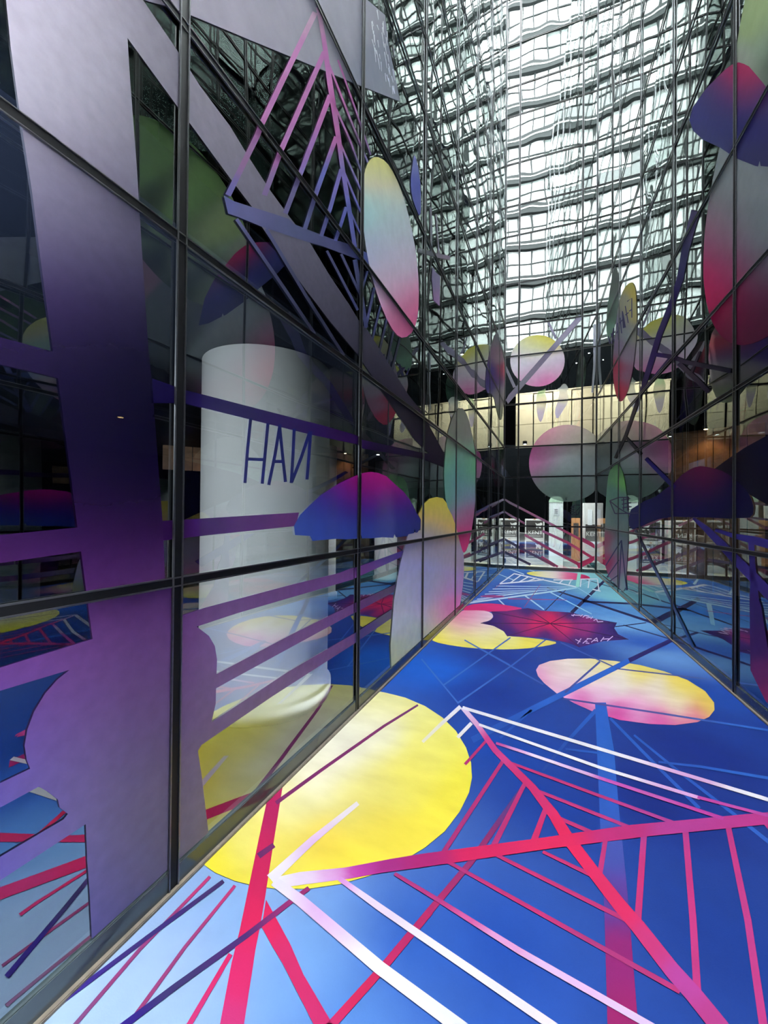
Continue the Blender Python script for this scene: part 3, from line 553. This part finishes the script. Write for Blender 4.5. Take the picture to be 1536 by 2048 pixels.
decal('umbrella_decal', WL, [umb], [(740,948,(176,14,108)),(770,965,(172,20,104)),(715,960,(140,16,104)),(690,975,(84,14,100)),(740,985,(110,16,110)),(790,990,(100,20,112)),(650,985,(46,34,110)),(620,1010,(38,54,124)),(600,1040,(44,70,142)),(660,1020,(44,40,118)),(740,1010,(44,26,112)),(800,1020,(40,36,116)),(640,1060,(44,64,138)),(700,1060,(44,60,134)),(780,1055,(40,58,130)),(835,1050,(44,46,100))], 'open umbrella print, magenta crown and blue skirt, beside the white column', lay=6, edge=14, gain=1.15, sig=24, ax=.6)
board = smooth(Z4([(850,430),(905,500),(945,680),(968,830),(972,960),(965,1150),(950,1280),(930,1420),(900,1530),(872,1565),(850,1500),(800,1300),(735,1180),(722,1000),(724,880),(745,660),(790,500)]), 1)
decal('surfboard_decal', WL, [board], [(921,815,(92,94,86)),(915,850,(96,96,88)),(930,880,(104,98,96)),(900,880,(92,96,86)),(895,900,(92,130,96)),(920,915,(96,138,134)),(948,915,(96,150,104)),(893,940,(92,146,104)),(912,950,(76,110,136)),(945,950,(92,150,104)),(893,985,(84,136,108)),(920,985,(96,128,140)),(945,990,(112,128,142)),(930,1030,(128,124,140)),(946,1035,(170,50,100)),(934,1075,(180,50,104)),(927,1100,(186,46,104))], 'upright surfboard print, grey nose, green body and red tail, on the left wall', lay=5, edge=12, gain=1.6, sig=20)
mush = ZF([(1120,643),(1180,655),(1230,720),(1275,790),(1285,850),(1320,930),(1350,1000),(1370,1110),(1382,1250),(1380,1400),(1370,1500)]) + [(919,1218),(840,1297),(783,1352),(781,1290)] + ZF([(710,1632),(740,1450),(770,1280),(815,1120),(845,1000),(900,985),(965,960),(968,860),(945,810),(985,720),(1050,660)])
decal('mushroom_decal', WL, [mush], [(872,996,(215,172,60)),(860,1015,(215,172,62)),(895,1020,(212,172,66)),(870,1035,(180,162,110)),(905,1045,(206,170,80)),(870,1060,(148,142,150)),(830,1085,(150,144,160)),(880,1100,(150,144,164)),(915,1110,(156,148,164)),(820,1140,(156,154,188)),(870,1150,(150,152,196)),(810,1190,(172,172,190)),(860,1185,(150,150,190)),(910,1170,(164,140,190)),(900,1215,(206,110,170)),(860,1220,(190,176,196)),(800,1240,(190,186,186)),(830,1270,(200,192,160)),(800,1310,(200,190,140))], 'tall mushroom print with a yellow cap and a lilac stem reaching the floor', lay=4, edge=16, gain=1.5, sig=22)
decal('fish_decal', WL, [smooth([(700 + x / 1.837, y / 1.837) for x, y in [(238,560),(256,640),(262,740),(258,800),(244,770),(226,720),(222,665),(230,600)]], 1)], [(830,320,(110,116,170)),(836,380,(84,92,160)),(836,420,(84,90,150))], 'small blue leaf print high on the left wall', lay=4, edge=14)
decal('leaf_decal', WL, [Z3([(1428,560),(1450,600),(1476,620),(1472,805),(1436,770),(1424,640)]), stroke(Z3([(1340,460),(1440,490),(1536,510)]), 9, 8), stroke(Z3([(1418,200),(1422,480)]), 4, 4), stroke(Z3([(1450,240),(1470,500)]), 3, 3)], [(868,560,(128,122,152)),(874,600,(150,120,160)),(850,500,(120,124,130)),(890,516,(140,130,140))], 'lilac hanging leaf print with struts near the end wall', lay=4, edge=14)
decal('sliver_board_decal', WL, [smooth(Z8([(565,225),(590,300),(625,420),(632,560),(625,760),(612,890),(590,895),(570,820),(545,700),(490,690),(488,560),(520,380)]), 1)], [(992,665,(110,110,116)),(1000,720,(128,110,120)),(1006,735,(140,50,70)),(980,740,(56,46,110)),(975,770,(50,40,104)),(998,790,(120,116,124)),(1000,830,(96,104,90))], 'narrow dark board print squeezed against the end wall corner', lay=4, edge=10)

# --- end wall
decal('disc_decal', WB, [ell(1075, 721.5, 54.5, 51.5, -4)], [(1070,676,(236,206,84)),(1090,678,(234,206,90)),(1050,690,(226,216,186)),(1075,700,(222,218,228)),(1040,725,(206,202,216)),(1110,725,(200,196,210)),(1075,740,(196,190,202)),(1060,762,(196,160,186)),(1095,765,(206,110,164)),(1075,771,(206,120,170)),(1120,745,(198,150,180))], 'white disc print with a yellow rim at the top, on the end wall', lay=2, edge=10, mat=FILM, gain=1.1, sig=16)
bars = [stroke(Z8([(640,760),(780,600),(1200,120)]), 11, 10), stroke(Z8([(634,495),(705,650)]), 5, 6), stroke(Z8([(955,165),(1012,285)]), 4, 5), stroke(Z8([(1302,180),(1300,480),(1283,690)]), 6, 4)]
decal('bars_decal', WB, bars, [(1015,800,(120,112,130)),(1075,725,(126,118,140)),(1150,645,(156,150,176)),(1188,660,(170,172,184)),(1186,760,(128,132,138)),(1022,750,(120,120,130))], 'lilac slanting bars printed across the white disc', lay=3, edge=20)
big = [(x, y) for x, y in ell(1136, 926.5, 78, 77, 0, 72)]
def clip_x(pts, xm):
    out = []
    for i, p in enumerate(pts):
        q = pts[(i + 1) % len(pts)]
        if p[0] <= xm: out.append(p)
        if (p[0] <= xm) != (q[0] <= xm):
            k = (xm - p[0]) / (q[0] - p[0]); out.append((xm, p[1] + (q[1] - p[1]) * k))
    return out
decal('disc_decal', WB, [clip_x(big, 1191)], [(1064,900,(206,80,150)),(1075,875,(214,90,160)),(1100,856,(206,110,160)),(1135,852,(196,150,170)),(1085,905,(130,110,128)),(1100,890,(150,136,144)),(1140,880,(146,146,140)),(1180,880,(146,146,138)),(1130,930,(116,122,124)),(1180,930,(110,118,120)),(1062,930,(150,84,122)),(1080,960,(92,104,100)),(1120,975,(82,102,94)),(1170,980,(88,98,98)),(1140,1000,(80,96,90))], 'large grey disc print with a pink left rim, on the end wall', lay=2, edge=10, mat=FILM_SOFT, gain=1, sig=22)
sq = [smooth(Z8([(868,682),(915,672),(938,655),(930,690),(945,740),(935,800),(905,915),(880,890),(866,800)]), 1)]
decal('squid_decal', WB, sq, [(1080,785,(150,190,140)),(1084,800,(206,200,170)),(1083,830,(160,150,196))], 'small pale squid print with a green cap above the big disc', lay=2, edge=10, mat=FILM_SOFT)
sq = [smooth(Z8([(1020,662),(1045,650),(1060,628),(1080,620),(1098,640),(1105,665),(1092,672),(1110,750),(1060,830),(1020,895),(1000,830),(1030,740),(1040,675)]), 1)]
decal('squid_decal', WB, sq, [(1128,775,(170,176,176)),(1130,790,(200,196,186)),(1118,820,(150,146,200))], 'small grey squid print with a pointed cap above the big disc', lay=2, edge=10, mat=FILM_SOFT)
chev = [stroke(ZD(p), a, b) for p, a, b in (([(350,150),(820,395),(1290,640)],4.5,5),([(350,275),(560,395)],4,4),([(560,510),(830,665),(1120,815)],5,6),([(740,470),(1000,590),(1285,765)],5,5.5),([(730,735),(900,840)],5,5),([(1100,835),(1285,745)],11,9),([(1130,540),(1290,625)],5,5))]
decal('chevron_decal', WB, chev, [(1015,1000,(120,100,116)),(1080,1035,(150,96,126)),(1150,1080,(150,60,96)),(1180,1120,(176,44,86)),(1100,1110,(140,60,96))], 'dusky pink chevron bars printed low on the end wall', lay=3, edge=14)
chev = [stroke(ZD(p), a, b) for p, a, b in (([(350,555),(600,690),(870,830)],5,5),([(350,685),(620,815)],5,5))]
decal('chevron_decal', WB, chev, [(1015,1080,(54,56,84)),(1060,1110,(70,60,90)),(1100,1130,(110,60,90))], 'slate blue chevron bars printed at the foot of the end wall', lay=5, edge=14)
chevL = [stroke(ZD(p), a, b) for p, a, b in (([(50,290),(200,210),(345,148)],4,4),([(200,330),(345,275)],3,3.5),([(200,610),(345,555)],4,4.5),([(50,780),(345,685)],4,4.5))]
decal('chevron_decal', WL, chevL, [(960,1020,(60,60,100)),(1000,1000,(104,92,110)),(990,1090,(60,56,84))], 'short chevron bars printed in the corner of the left wall', lay=3, edge=14)

# --- right wall
def to_px(p):
    d = p - CAM; z = d.dot(fw); return (768 + F_PX * d.dot(rt) / z, 1024 - F_PX * d.dot(up) / z)
def wall_disc(W, u, z, r, n=72): return [to_px(W.P(u + r * math.cos(2 * math.pi * k / n), z + r * math.sin(2 * math.pi * k / n))) for k in range(n)]
decal('balloon_decal', WR, [wall_disc(WR, 3.60, 4.10, 1.25)], [(1430,320,(128,136,136)),(1500,350,(118,124,128)),(1425,420,(118,124,126)),(1500,450,(100,108,112)),(1412,470,(150,80,110)),(1440,500,(110,104,116)),(1500,540,(84,86,94)),(1415,540,(176,26,80)),(1445,560,(150,40,84)),(1428,600,(176,20,74)),(1490,600,(70,22,48)),(1470,660,(72,14,40)),(1530,650,(56,14,36)),(1600,300,(60,66,70)),(1800,500,(16,16,20)),(1650,600,(20,10,14))], 'huge grey balloon print with a crimson underside, on the right wall', lay=2, edge=24, sig=38)  # side out of view painted darker to dim its mirror image
decal('balloon_decal', WR, [wall_disc(WR, 3.28, 5.18, .98)], [(1510,20,(150,170,120)),(1490,60,(146,166,116)),(1530,100,(130,150,128)),(1480,110,(142,150,138)),(1560,-200,(104,136,84)),(1700,-500,(84,112,70)),(1800,-300,(40,50,36)),(1650,150,(20,24,22)),(1750,0,(18,22,18)),(1560,120,(50,58,52))], 'green balloon print at the very top right above the umbrella', lay=3, edge=30)  # unseen part darkened in colour so the left glass reflects it dimly
umb2 = Z7([(1310,478),(1350,490),(1390,510),(1450,580),(1500,640),(1560,720),(1640,900),(1700,1250),(1600,1285),(1536,1280),(1480,1275),(1472,1235),(1460,1278),(1440,1275),(1290,1215),(1170,1135),(1040,1075),(960,1005),(932,920),(960,820),(1060,680),(1200,540),(1255,498)])
decal('umbrella_decal', WR, [umb2], [(1477,130,(196,44,100)),(1460,150,(176,40,104)),(1490,155,(190,46,100)),(1500,180,(140,50,104)),(1470,185,(110,46,108)),(1440,165,(100,50,116)),(1420,190,(64,56,122)),(1460,210,(62,52,118)),(1520,200,(66,50,116)),(1390,230,(58,60,130)),(1440,250,(50,52,118)),(1500,250,(46,44,110)),(1420,280,(66,70,124)),(1480,310,(54,54,104)),(1520,325,(50,50,100))], 'open umbrella print, red crown and indigo skirt, high on the right wall', lay=4, edge=14, gain=0.65, sig=22)
bd = smooth(Z5([(480,245),(505,262),(520,310),(528,480),(526,650),(510,830),(490,960),(455,1100),(405,1178),(370,1125),(348,1020),(345,850),(360,640),(385,420),(430,290)]), 1)
decal('surfboard_decal', WR, [bd], [(1260,568,(176,170,84)),(1268,590,(180,166,86)),(1250,600,(150,150,134)),(1266,630,(166,158,104)),(1240,640,(122,122,140)),(1255,670,(128,136,140)),(1270,670,(140,136,124)),(1235,690,(122,110,134)),(1258,710,(132,118,134)),(1230,740,(150,40,70)),(1255,750,(126,88,112)),(1232,780,(160,24,60)),(1245,800,(160,30,70))], 'upright surfboard print, yellow nose and red tail, with dark lettering, right wall', lay=4, edge=10)
scr = [[(455,395),(490,370),(490,520)],[(440,430),(462,560)],[(440,500),(465,480)],[(418,470),(425,600),(445,590)],[(470,470),(492,455)],[(400,520),(412,640)],[(395,560),(430,525)],[(380,560),(388,690)],[(372,640),(395,600)],[(330,640),(355,700)],[(350,600),(335,720)],[(310,660),(320,720)]]
decal('scribble_decal', WR, [stroke(Z5(p), 2.0) for p in scr], [(1240,640,(58,56,96))], 'dark slanted handwriting printed over the yellow nosed surfboard', lay=6, edge=40)
decal('surfboard_decal', WR, [smooth(Z5([(352,118),(378,150),(392,210),(398,300),(388,420),(365,560),(330,660),(308,700),(292,600),(300,450),(325,280)]), 1)], [(1228,535,(84,94,88)),(1232,570,(88,98,92)),(1222,620,(96,116,106)),(1216,660,(104,140,120))], 'slim grey green surfboard print leaning behind the yellow nosed one', lay=2, edge=10)
arm = [ribbon(Z5([(980,-300),(900,0),(860,220),(800,400),(700,650),(640,850),(580,1040)]), [18,15,13,12,11,11,10]), ribbon(Z5([(580,1040),(520,1200),(440,1430),(360,1600)]), [8,7,6,5]), stroke(Z5([(655,800),(800,822),(900,860),(1250,930)]), 8, 9), stroke(Z5([(780,830),(560,1100)]), 5, 5), stroke(Z5([(850,870),(1000,1010),(1080,1090)]), 9, 10), stroke(Z5([(935,970),(1010,780)]), 5, 4), stroke(Z5([(445,1440),(560,1570)]), 5, 6)]
decal('mast_decal', WR, arm, [(1380,460,(70,62,100)),(1370,510,(50,50,92)),(1350,580,(44,36,88)),(1320,660,(40,26,88)),(1305,720,(40,14,86)),(1285,780,(34,18,66)),(1265,830,(54,46,52)),(1230,915,(34,32,40)),(1360,725,(44,32,60)),(1420,735,(16,10,30)),(1370,740,(62,52,60)),(1260,900,(36,36,44))], 'dark violet slanting mast print with side arms, right wall', lay=5, edge=16, gain=0.7)
bal2 = smooth(Z6([(345,262),(378,330),(398,450),(412,600),(412,800),(400,980),(392,1150),(330,1095),(258,1010),(246,820),(256,600),(262,450),(278,320),(310,280)]), 1)
decal('surfboard_decal', WR, [bal2], [(1237,930,(92,140,90)),(1220,945,(88,128,92)),(1248,965,(100,156,84)),(1225,985,(84,120,108)),(1250,1000,(88,120,110)),(1222,1040,(92,112,108)),(1250,1060,(104,124,118)),(1212,1080,(130,70,92)),(1235,1090,(116,124,130)),(1212,1130,(150,44,86)),(1235,1140,(140,112,138)),(1250,1160,(150,160,160))], 'upright green surfboard print with violet foot, low on the right wall', lay=3, edge=10)
net = [stroke(ZE(p), 2.2) for p in ([(170,180),(250,150),(330,150)],[(170,180),(250,245),(345,300)],[(170,180),(215,290)],[(270,175),(340,160)],[(275,210),(345,195)],[(280,240),(350,230)],[(290,150),(290,260)],[(320,140),(325,265)],[(215,290),(415,285)],[(245,245),(240,300)],[(135,740),(272,520)],[(272,520),(315,950)],[(145,840),(250,690)],[(272,520),(250,930)],[(170,880),(245,820)])]
decal('rigging_decal', WR, net, [(1225,1000,(56,44,72)),(1240,1090,(40,44,84)),(1230,1140,(60,50,90))], 'thin dark rigging lines printed over the green surfboard', lay=6, edge=40)
umb3 = Z6([(905,280),(960,288),(1010,300),(1050,312),(1100,340),(1150,382),(1215,440),(1250,500),(1268,560),(1262,610),(1240,632),(1100,640),(980,632),(870,630),(720,625),(620,640),(560,662),(500,690),(440,712),(418,690),(412,640),(430,575),(520,520),(600,488),(660,440),(720,400),(770,345),(820,310),(860,290)])
decal('umbrella_decal', WR, [umb3], [(1401,935,(112,8,64)),(1385,950,(110,8,66)),(1420,945,(100,8,64)),(1400,965,(70,6,70)),(1370,965,(56,8,72)),(1350,985,(24,10,74)),(1450,970,(14,8,62)),(1400,1000,(12,8,74)),(1320,1005,(18,14,80)),(1270,1035,(26,22,92)),(1480,1000,(10,8,58)),(1450,1030,(12,10,60)),(1380,1030,(18,16,76)),(1500,1020,(10,8,50))], 'dark umbrella print with a wine red crown, low on the right wall', lay=4, edge=14, gain=0.6, sig=26)
wing = [(1422,943),(1450,922),(1490,895),(1536,870),(1640,820),(1640,1080),(1536,1010),(1500,990),(1470,960)]
decal('wing_decal', WR, [wing], [(1440,940,(10,7,30)),(1536,900,(10,8,40)),(1600,950,(8,6,36)),(1520,980,(8,6,34))], 'almost black navy wing print behind the dark umbrella', lay=3, edge=30, gain=0.5)
cord = [stroke(Z6([(530,228),(620,320),(730,430)]), 7, 9), stroke(Z6([(458,715),(500,800),(700,1200),(855,1515)]), 4.5, 5)]
decal('cord_decal', WR, cord, [(1300,930,(20,14,84)),(1345,975,(18,12,78)),(1275,1070,(50,50,70)),(1340,1200,(80,96,128)),(1385,1290,(52,84,130))], 'slanting slate blue cord print beside the dark umbrella', lay=5, edge=30)
trk = [ribbon(ZE([(890,330),(1000,420),(1120,540),(1260,690),(1400,830),(1560,1000),(1700,1150)]), [5,12,16,19,21,22,24]),
       ribbon(ZE([(1080,430),(1230,480),(1390,515),(1560,560),(1760,620)]), [6,9,15,18,20]),
       [*ZE([(1362,500),(1415,500),(1425,700),(1440,860),(1460,1040)]), (1523,1215),(1536,1300),(1580,1420),(1640,1500),(1640,1560),(1560,1440),(1530,1400),(1508,1355),(1501,1340),(1499,1200)] + ZE([(1378,1000),(1385,850),(1375,700)])]
decal('trunk_decal', WR, trk, [(1400,1045,(44,36,110)),(1440,1085,(48,40,118)),(1475,1125,(58,48,128)),(1510,1090,(50,42,120)),(1510,1150,(58,46,128)),(1515,1220,(52,36,100)),(1510,1290,(62,34,100)),(1515,1350,(110,42,110)),(1540,1400,(150,50,110))], 'violet branching trunk print rising from the floor on the right wall', lay=4, edge=18, gain=0.75)

# ================================================================== things behind the glass
def at(x, y, depth):
    """point on the sight line of a pixel at a given distance along the passage (world y)"""
    d = ray(x, y); return CAM + d * (depth / d.y)
# white round columns in the left lobby
COLW = plain('white_column_plaster', (.62, .61, .60), .6, noise=.03, nscale=6)
def column(loc, r, label):
    me = lathe_mesh('round_column', [(r + .03, 0), (r + .03, .10), (r, .11), (r, 2.715)], [COLW], 64)
    return tag(link('round_column', me, loc=loc), label, 'column')
column((-2.14, 2.63, 0), .515, 'thick white round column behind the left glass, under the slanting strap')
column((-3.6, 6.0, 0), .20, 'slim white round column further down the left lobby')
column((-3.3, 8.2, 0), .26, 'second slim white round column deep in the left lobby')
# lamps
def bulb(name, loc, r, col, es, power, label, grp='small ceiling spotlights'):
    root = tag(empty(name, loc), label, 'lamp', grp)
    link('can', lathe_mesh('can', [(r * 1.6, 0), (r * 1.6, r * 2.2), (r * .9, r * 2.4)], [GASKET], 16), None, root)
    link('lens', lathe_mesh('lens', [(r, -.004), (r, .002)], [plain('lit_lens', (.8, .8, .8), emit=col, es=es)], 16), None, root)
    if power:
        ld = bpy.data.lights.new(name + '_light', 'SPOT'); ld.energy = power; ld.color = col; ld.shadow_soft_size = .06; ld.spot_size = math.radians(125); ld.spot_blend = .6
        lo = bpy.data.objects.new(name + '_light', ld); C.objects.link(lo); lo.parent = root; lo.location = (0, 0, -.03)
    return root
WARM, COOL = (1.0, .62, .30), (.95, .97, 1.0)
def fill_lamp(loc, power, label):
    root = tag(empty('column_fill_lamp', loc), label, 'lamp')
    link('base', lathe_mesh('base', [(.15, 0), (.15, .02), (.02, .035)], [GASKET], 24), None, root)
    link('pole', lathe_mesh('pole', [(.012, .03), (.012, 2.12)], [ALU], 12), None, root)
    link('globe', lathe_mesh('globe', [(.13 * math.sin(a), 2.24 - .13 * math.cos(a)) for a in [.25 + 2.64 * k / 14 for k in range(15)]], [plain('fill_globe', (.8, .8, .8), emit=(.9, .94, 1), es=power / (4 * math.pi ** 2 * .13 ** 2))], 24), None, root)
fill_lamp((-2.0, -.05, 0), 200, 'unseen globe lamp added in the left lobby to light the thick column')  # added out of view only to brighten the thick white column
bulb('ceiling_spotlight', (-3.0, 7.0, 2.70), .03, COOL, 14, 120, 'ceiling spotlight between the slim columns')
bulb('ceiling_spotlight', (-4.9, 3.2, 2.70), .03, WARM, 20, 120, 'warm ceiling spotlight left of the thick column')
for i, (x, y, dz) in enumerate(((316,360,3.6),(503,170,3.9),(540,164,4.6),(670,340,6.0))):
    p = at(x, y, dz)
    hb = bulb('hanging_spotlight', p, .022, WARM, 60, 0, ('warm spotlight glowing in the green reflection','left warm spotlight of the pair under the sail','right warm spotlight of the pair under the sail','warm spotlight behind the fern ribs')[i], 'warm spotlights upstairs')
    top_ = next(k * STOREY - .02 for k in range(2, 6) if k * STOREY - .02 > p.z + .05)
    link('stem', lathe_mesh('stem', [(.006, .03), (.006, top_ - p.z + .01)], [GASKET], 8), None, hb)
# lobby at the end: panelled parapet, boxes, totem
BEIGE = plain('beige_stone_panel', (.60, .55, .44), .55, noise=.07, nscale=5)
par = tag(empty('parapet', (0, 13.45, 0)), 'beige panelled gallery parapet behind the end wall', 'parapet')
px0 = -.80
ws = [.56, .58, .55, .30, .30, .2, .5, .5]
x = px0
for i, wd_ in enumerate(ws):
    for z0, z1 in ((3.76, 4.52), (4.53, 5.18), (5.23, 5.52)):
        link('stone_panel', box_mesh('stone_panel', 0.016, wd_ - .016, 0, .06, z0, z1, [BEIGE], .006), None, par, loc=(x, -.02 * ((i + int(z0 * 3)) % 2) - (.03 if z0 > 5.2 else 0), 0))
    x += wd_
link('backing', box_mesh('backing', px0 - .02, px0 + sum(ws), .06, .3, 3.74, 5.50, [GASKET]), None, par)
link('coping', box_mesh('coping', px0 - .02, px0 + sum(ws), -.06, .32, 5.52, 5.56, [BEIGE], .005), None, par)
def lib(px, z): return px
WB_ = plain('white_carton', (.72, .70, .66), .7, noise=.06, nscale=12)
BROWN = plain('dark_carton_print', (.045, .036, .032), .6)
PRINT = plain('white_carton_print', (.70, .68, .64), .6)
KRAFT = plain('orange_carton', (.55, .24, .08), .7, noise=.08, nscale=12)
PAPER = plain('white_notice_paper', (.85, .87, .88), .6)
def text_me(t, size):
    cu = bpy.data.curves.new('txt', 'FONT'); cu.body = t; cu.size = size; cu.align_x = 'CENTER'; cu.extrude = .0008
    o = bpy.data.objects.new('txt', cu); C.objects.link(o)
    me = bpy.data.meshes.new_from_object(o.evaluated_get(bpy.context.evaluated_depsgraph_get())); bpy.data.objects.remove(o)
    me.materials.clear(); me.materials.append(PRINT); return me
T_KENT, T_SUB = text_me('KENT', .165), box_mesh('printed_rule', -.18, .18, -.008, .008, 0, .001, [PRINT])
lion = [(.0,.0),(.03,.02),(.035,.06),(.02,.09),(.05,.10),(.09,.10),(.11,.07),(.10,.0),(.125,.0),(.135,.06),(.14,.10),(.165,.10),(.15,.12),(.17,.15),(.15,.17),(.12,.175),(.10,.155),(.06,.145),(.03,.135),(.0,.15),(-.03,.17),(-.02,.13),(.0,.10),(-.01,.05)]
def lion_me():
    bm = bmesh.new(); vs = [bm.verts.new((a, b, 0)) for a, b in lion]; f = bm.faces.new(vs)
    bmesh.ops.triangulate(bm, faces=[f])
    r = bmesh.ops.extrude_face_region(bm, geom=bm.faces[:]); bmesh.ops.translate(bm, verts=[v for v in r['geom'] if isinstance(v, bmesh.types.BMVert)], vec=(0, 0, .001))
    bmesh.ops.recalc_face_normals(bm, faces=bm.faces)
    me = bpy.data.meshes.new('emblem'); bm.to_mesh(me); bm.free(); me.materials.append(PRINT); return me
LION = lion_me()
BW_, BD_, BH_ = .56, .42, .63
CART = box_mesh('carton', -BW_/2, BW_/2, 0, BD_, 0, BH_, [WB_], .006)
PANEL = box_mesh('printed_panel', -BW_/2 + .035, BW_/2 - .035, -.003, .002, .05, BH_ - .05, [BROWN])
TAPE = box_mesh('tape', -.03, .03, -.001, BD_ + .001, BH_ - .02, BH_ + .001, [KRAFT])
FLAT = Matrix.Rotation(math.pi / 2, 4, 'X')
def carton(loc, label):
    root = tag(empty('moving_carton', loc), label, 'box', 'stacked moving cartons')
    b = link('carton', CART, None, root); link('tape', TAPE, None, b)
    pn = link('printed_panel', PANEL, None, root)
    link('lettering', T_KENT, None, pn, mw=Matrix.Translation((.02, -.005, .15)) @ FLAT)
    link('printed_rule', T_SUB, None, pn, mw=Matrix.Translation((.0, -.004, .10)) @ FLAT)
    link('emblem', LION, None, pn, mw=Matrix.Translation((.05, -.004, .34)) @ FLAT)
BY = 12.75
plinth = tag(link('low_plinth', box_mesh('low_plinth', CL.x - .04, CR.x - .1, 0, .5, 0, .16, [PALE_FLOOR], .01), loc=(0, BY - .03, 0)), 'low pale plinth under the moving cartons', 'plinth')
cx = [at(x, 1090, BY).x for x in (1012, 1069)]
for nm, c in (('in the corner by the left wall', cx[0] + .1), ('left of the white totem', cx[1])):
    carton((c, BY, .16), 'lower white moving carton of the stack ' + nm); carton((c, BY, .16 + BH_ + .004), 'upper white moving carton of the stack ' + nm)
c = at(1186, 1060, BY).x
bigc = tag(empty('wardrobe_carton', (c, BY, .16)), 'tall white carton with paper notices at the right corner of the lobby', 'box')
link('carton', box_mesh('carton', -.26, .26, 0, .45, 0, 1.75, [WB_], .008), None, bigc)
pn = link('printed_panel', box_mesh('printed_panel', -.2, .24, -.004, .002, .62, 1.12, [BROWN]), None, bigc)
link('lettering', T_KENT, None, pn, mw=Matrix.Translation((.02, -.006, .78)) @ FLAT)
for dx in (-.08, .14): link('notice', box_mesh('notice', dx - .06, dx + .06, -.010, -.006, 1.1, 1.56, [PAPER]), None, bigc)
c = at(1152, 1060, BY + .1).x
oc = tag(empty('orange_carton', (c, BY + .1, .16)), 'orange brown carton beside the tall white carton', 'box')
link('carton', box_mesh('carton', -.11, .11, 0, .3, 0, 1.30, [KRAFT], .006), None, oc); link('opening', box_mesh('opening', -.07, .07, -.003, .02, .75, 1.15, [BROWN]), None, oc)
# totem
c = at(1112, 1050, BY - .32)
TOT = plain('white_totem_shell', (.80, .83, .80), .4); TGR = plain('green_totem_cap', (.45, .62, .45), .4)
tot = tag(empty('sign_totem', (c.x, BY - .32, 0)), 'white rounded sign totem with a green cap among the cartons', 'sign')
pf = [(-.19, 0), (.19, 0), (.19, 1.95)] + [(.19 * math.cos(a), 1.95 + .16 * math.sin(a)) for a in [math.pi * k / 12 for k in range(1, 12)]] + [(-.19, 1.95)]
def prism(name, pf, y0, y1, mat):
    n = len(pf); vs_ = [(a, y0, b) for a, b in pf] + [(a, y1, b) for a, b in pf]
    fs_ = [tuple(range(n)), tuple(range(n, 2 * n))[::-1]] + [(i, i + n, (i + 1) % n + n, (i + 1) % n) for i in range(n)]
    return mesh(name, vs_, fs_, [mat])
link('shell', prism('shell', pf, 0, .12, TOT), None, tot)
link('cap', prism('cap', [(a * 1.04, 1.93 + (b - 1.95) * 1.12) for a, b in pf[2:]], -.006, .126, TGR), None, tot)
fr = link('panel', box_mesh('panel', -.07, .07, -.006, .001, 1.55, 1.78, [PAPER]), None, tot)
for k in range(3): link('line', box_mesh('line', -.045, .045, -.009, -.005, 1.60 + k * .05, 1.615 + k * .05, [BROWN]), None, fr)
# ceiling lamps of the lobby
for i, (x, y, nm) in enumerate(((-.45, 12.2, 'left'), (.55, 12.2, 'right'))):
    bulb('ceiling_spotlight', (x, y, 3.66), .04, COOL, 12, 460, 'lobby spotlight on the %s under the gallery' % nm)
    p = (x, 12.35, 6.75)
    bulb('ceiling_spotlight', p, .035, (1, .88, .68), 18, 560, 'warm white spotlight on the %s washing the parapet' % nm)
slab('ceiling_gallery', [(CL.x - .06, CL.y + .12), (CR.x + .06, CR.y + .12), (CR.x + .06, 13.4), (CL.x - .06, 13.4)], 6.83, 6.93, DARK, 'dark gallery ceiling behind the end wall')
slab('floor_gallery', [(CL.x - .06, 13.42), (CR.x + .06, 13.42), (CR.x + .06, BACKY), (CL.x - .06, BACKY)], 3.5, 3.745, DARK, 'dark gallery floor carrying the beige parapet')

# timber boards added to catch warm spots as glows in the side lobbies
GLOW_TIMBER = plain('glow_board_timber', (.30, .15, .065), .5, noise=.25, nscale=8)
def glow_boards(loc, rz, top, label, low=.04, name='glow_boards'):
    root = tag(empty(name, loc), label, 'added boards'); root.rotation_euler.z = rz
    for k in range(6): link('board', box_mesh('board', -.72 + k * .24, -.49 + k * .24, 0, .03, low, top, [GLOW_TIMBER], .004), None, root)
    if low < .1: link('foot', box_mesh('foot', -.74, .74, -.03, .06, 0, .05, [GASKET]), None, root)
glow_boards((-5.75, 5.35, 0), math.radians(48), 2.715, 'timber boards added to catch a warm glow under the left lobby ceiling', 2.28, 'hung_glow_boards')
bulb('ceiling_spotlight', (-5.48, 5.1, 2.63), .03, WARM, 40, 9, 'warm ceiling spotlight before the left glow boards')
glow_boards((3.1, 9.3, 0), math.radians(-25), 3.24, 'timber boards added to catch a warm glow in the right lobby')
bulb('ceiling_spotlight', (2.92, 9.12, 3.2), .03, WARM, 40, 13, 'warm ceiling spotlight before the right glow boards')
for x, y, nm in ((1153, 726, 'left'), (1178, 706, 'right')):
    p = at(x, y, 13.0); hb = bulb('hanging_spotlight', p, .018, COOL, 60, 0, 'tiny white spotlight above the parapet, %s of two' % nm, 'spotlights over the gallery')
    link('stem', lathe_mesh('stem', [(.005, .03), (.005, 6.84 - p.z)], [GASKET], 8), None, hb)
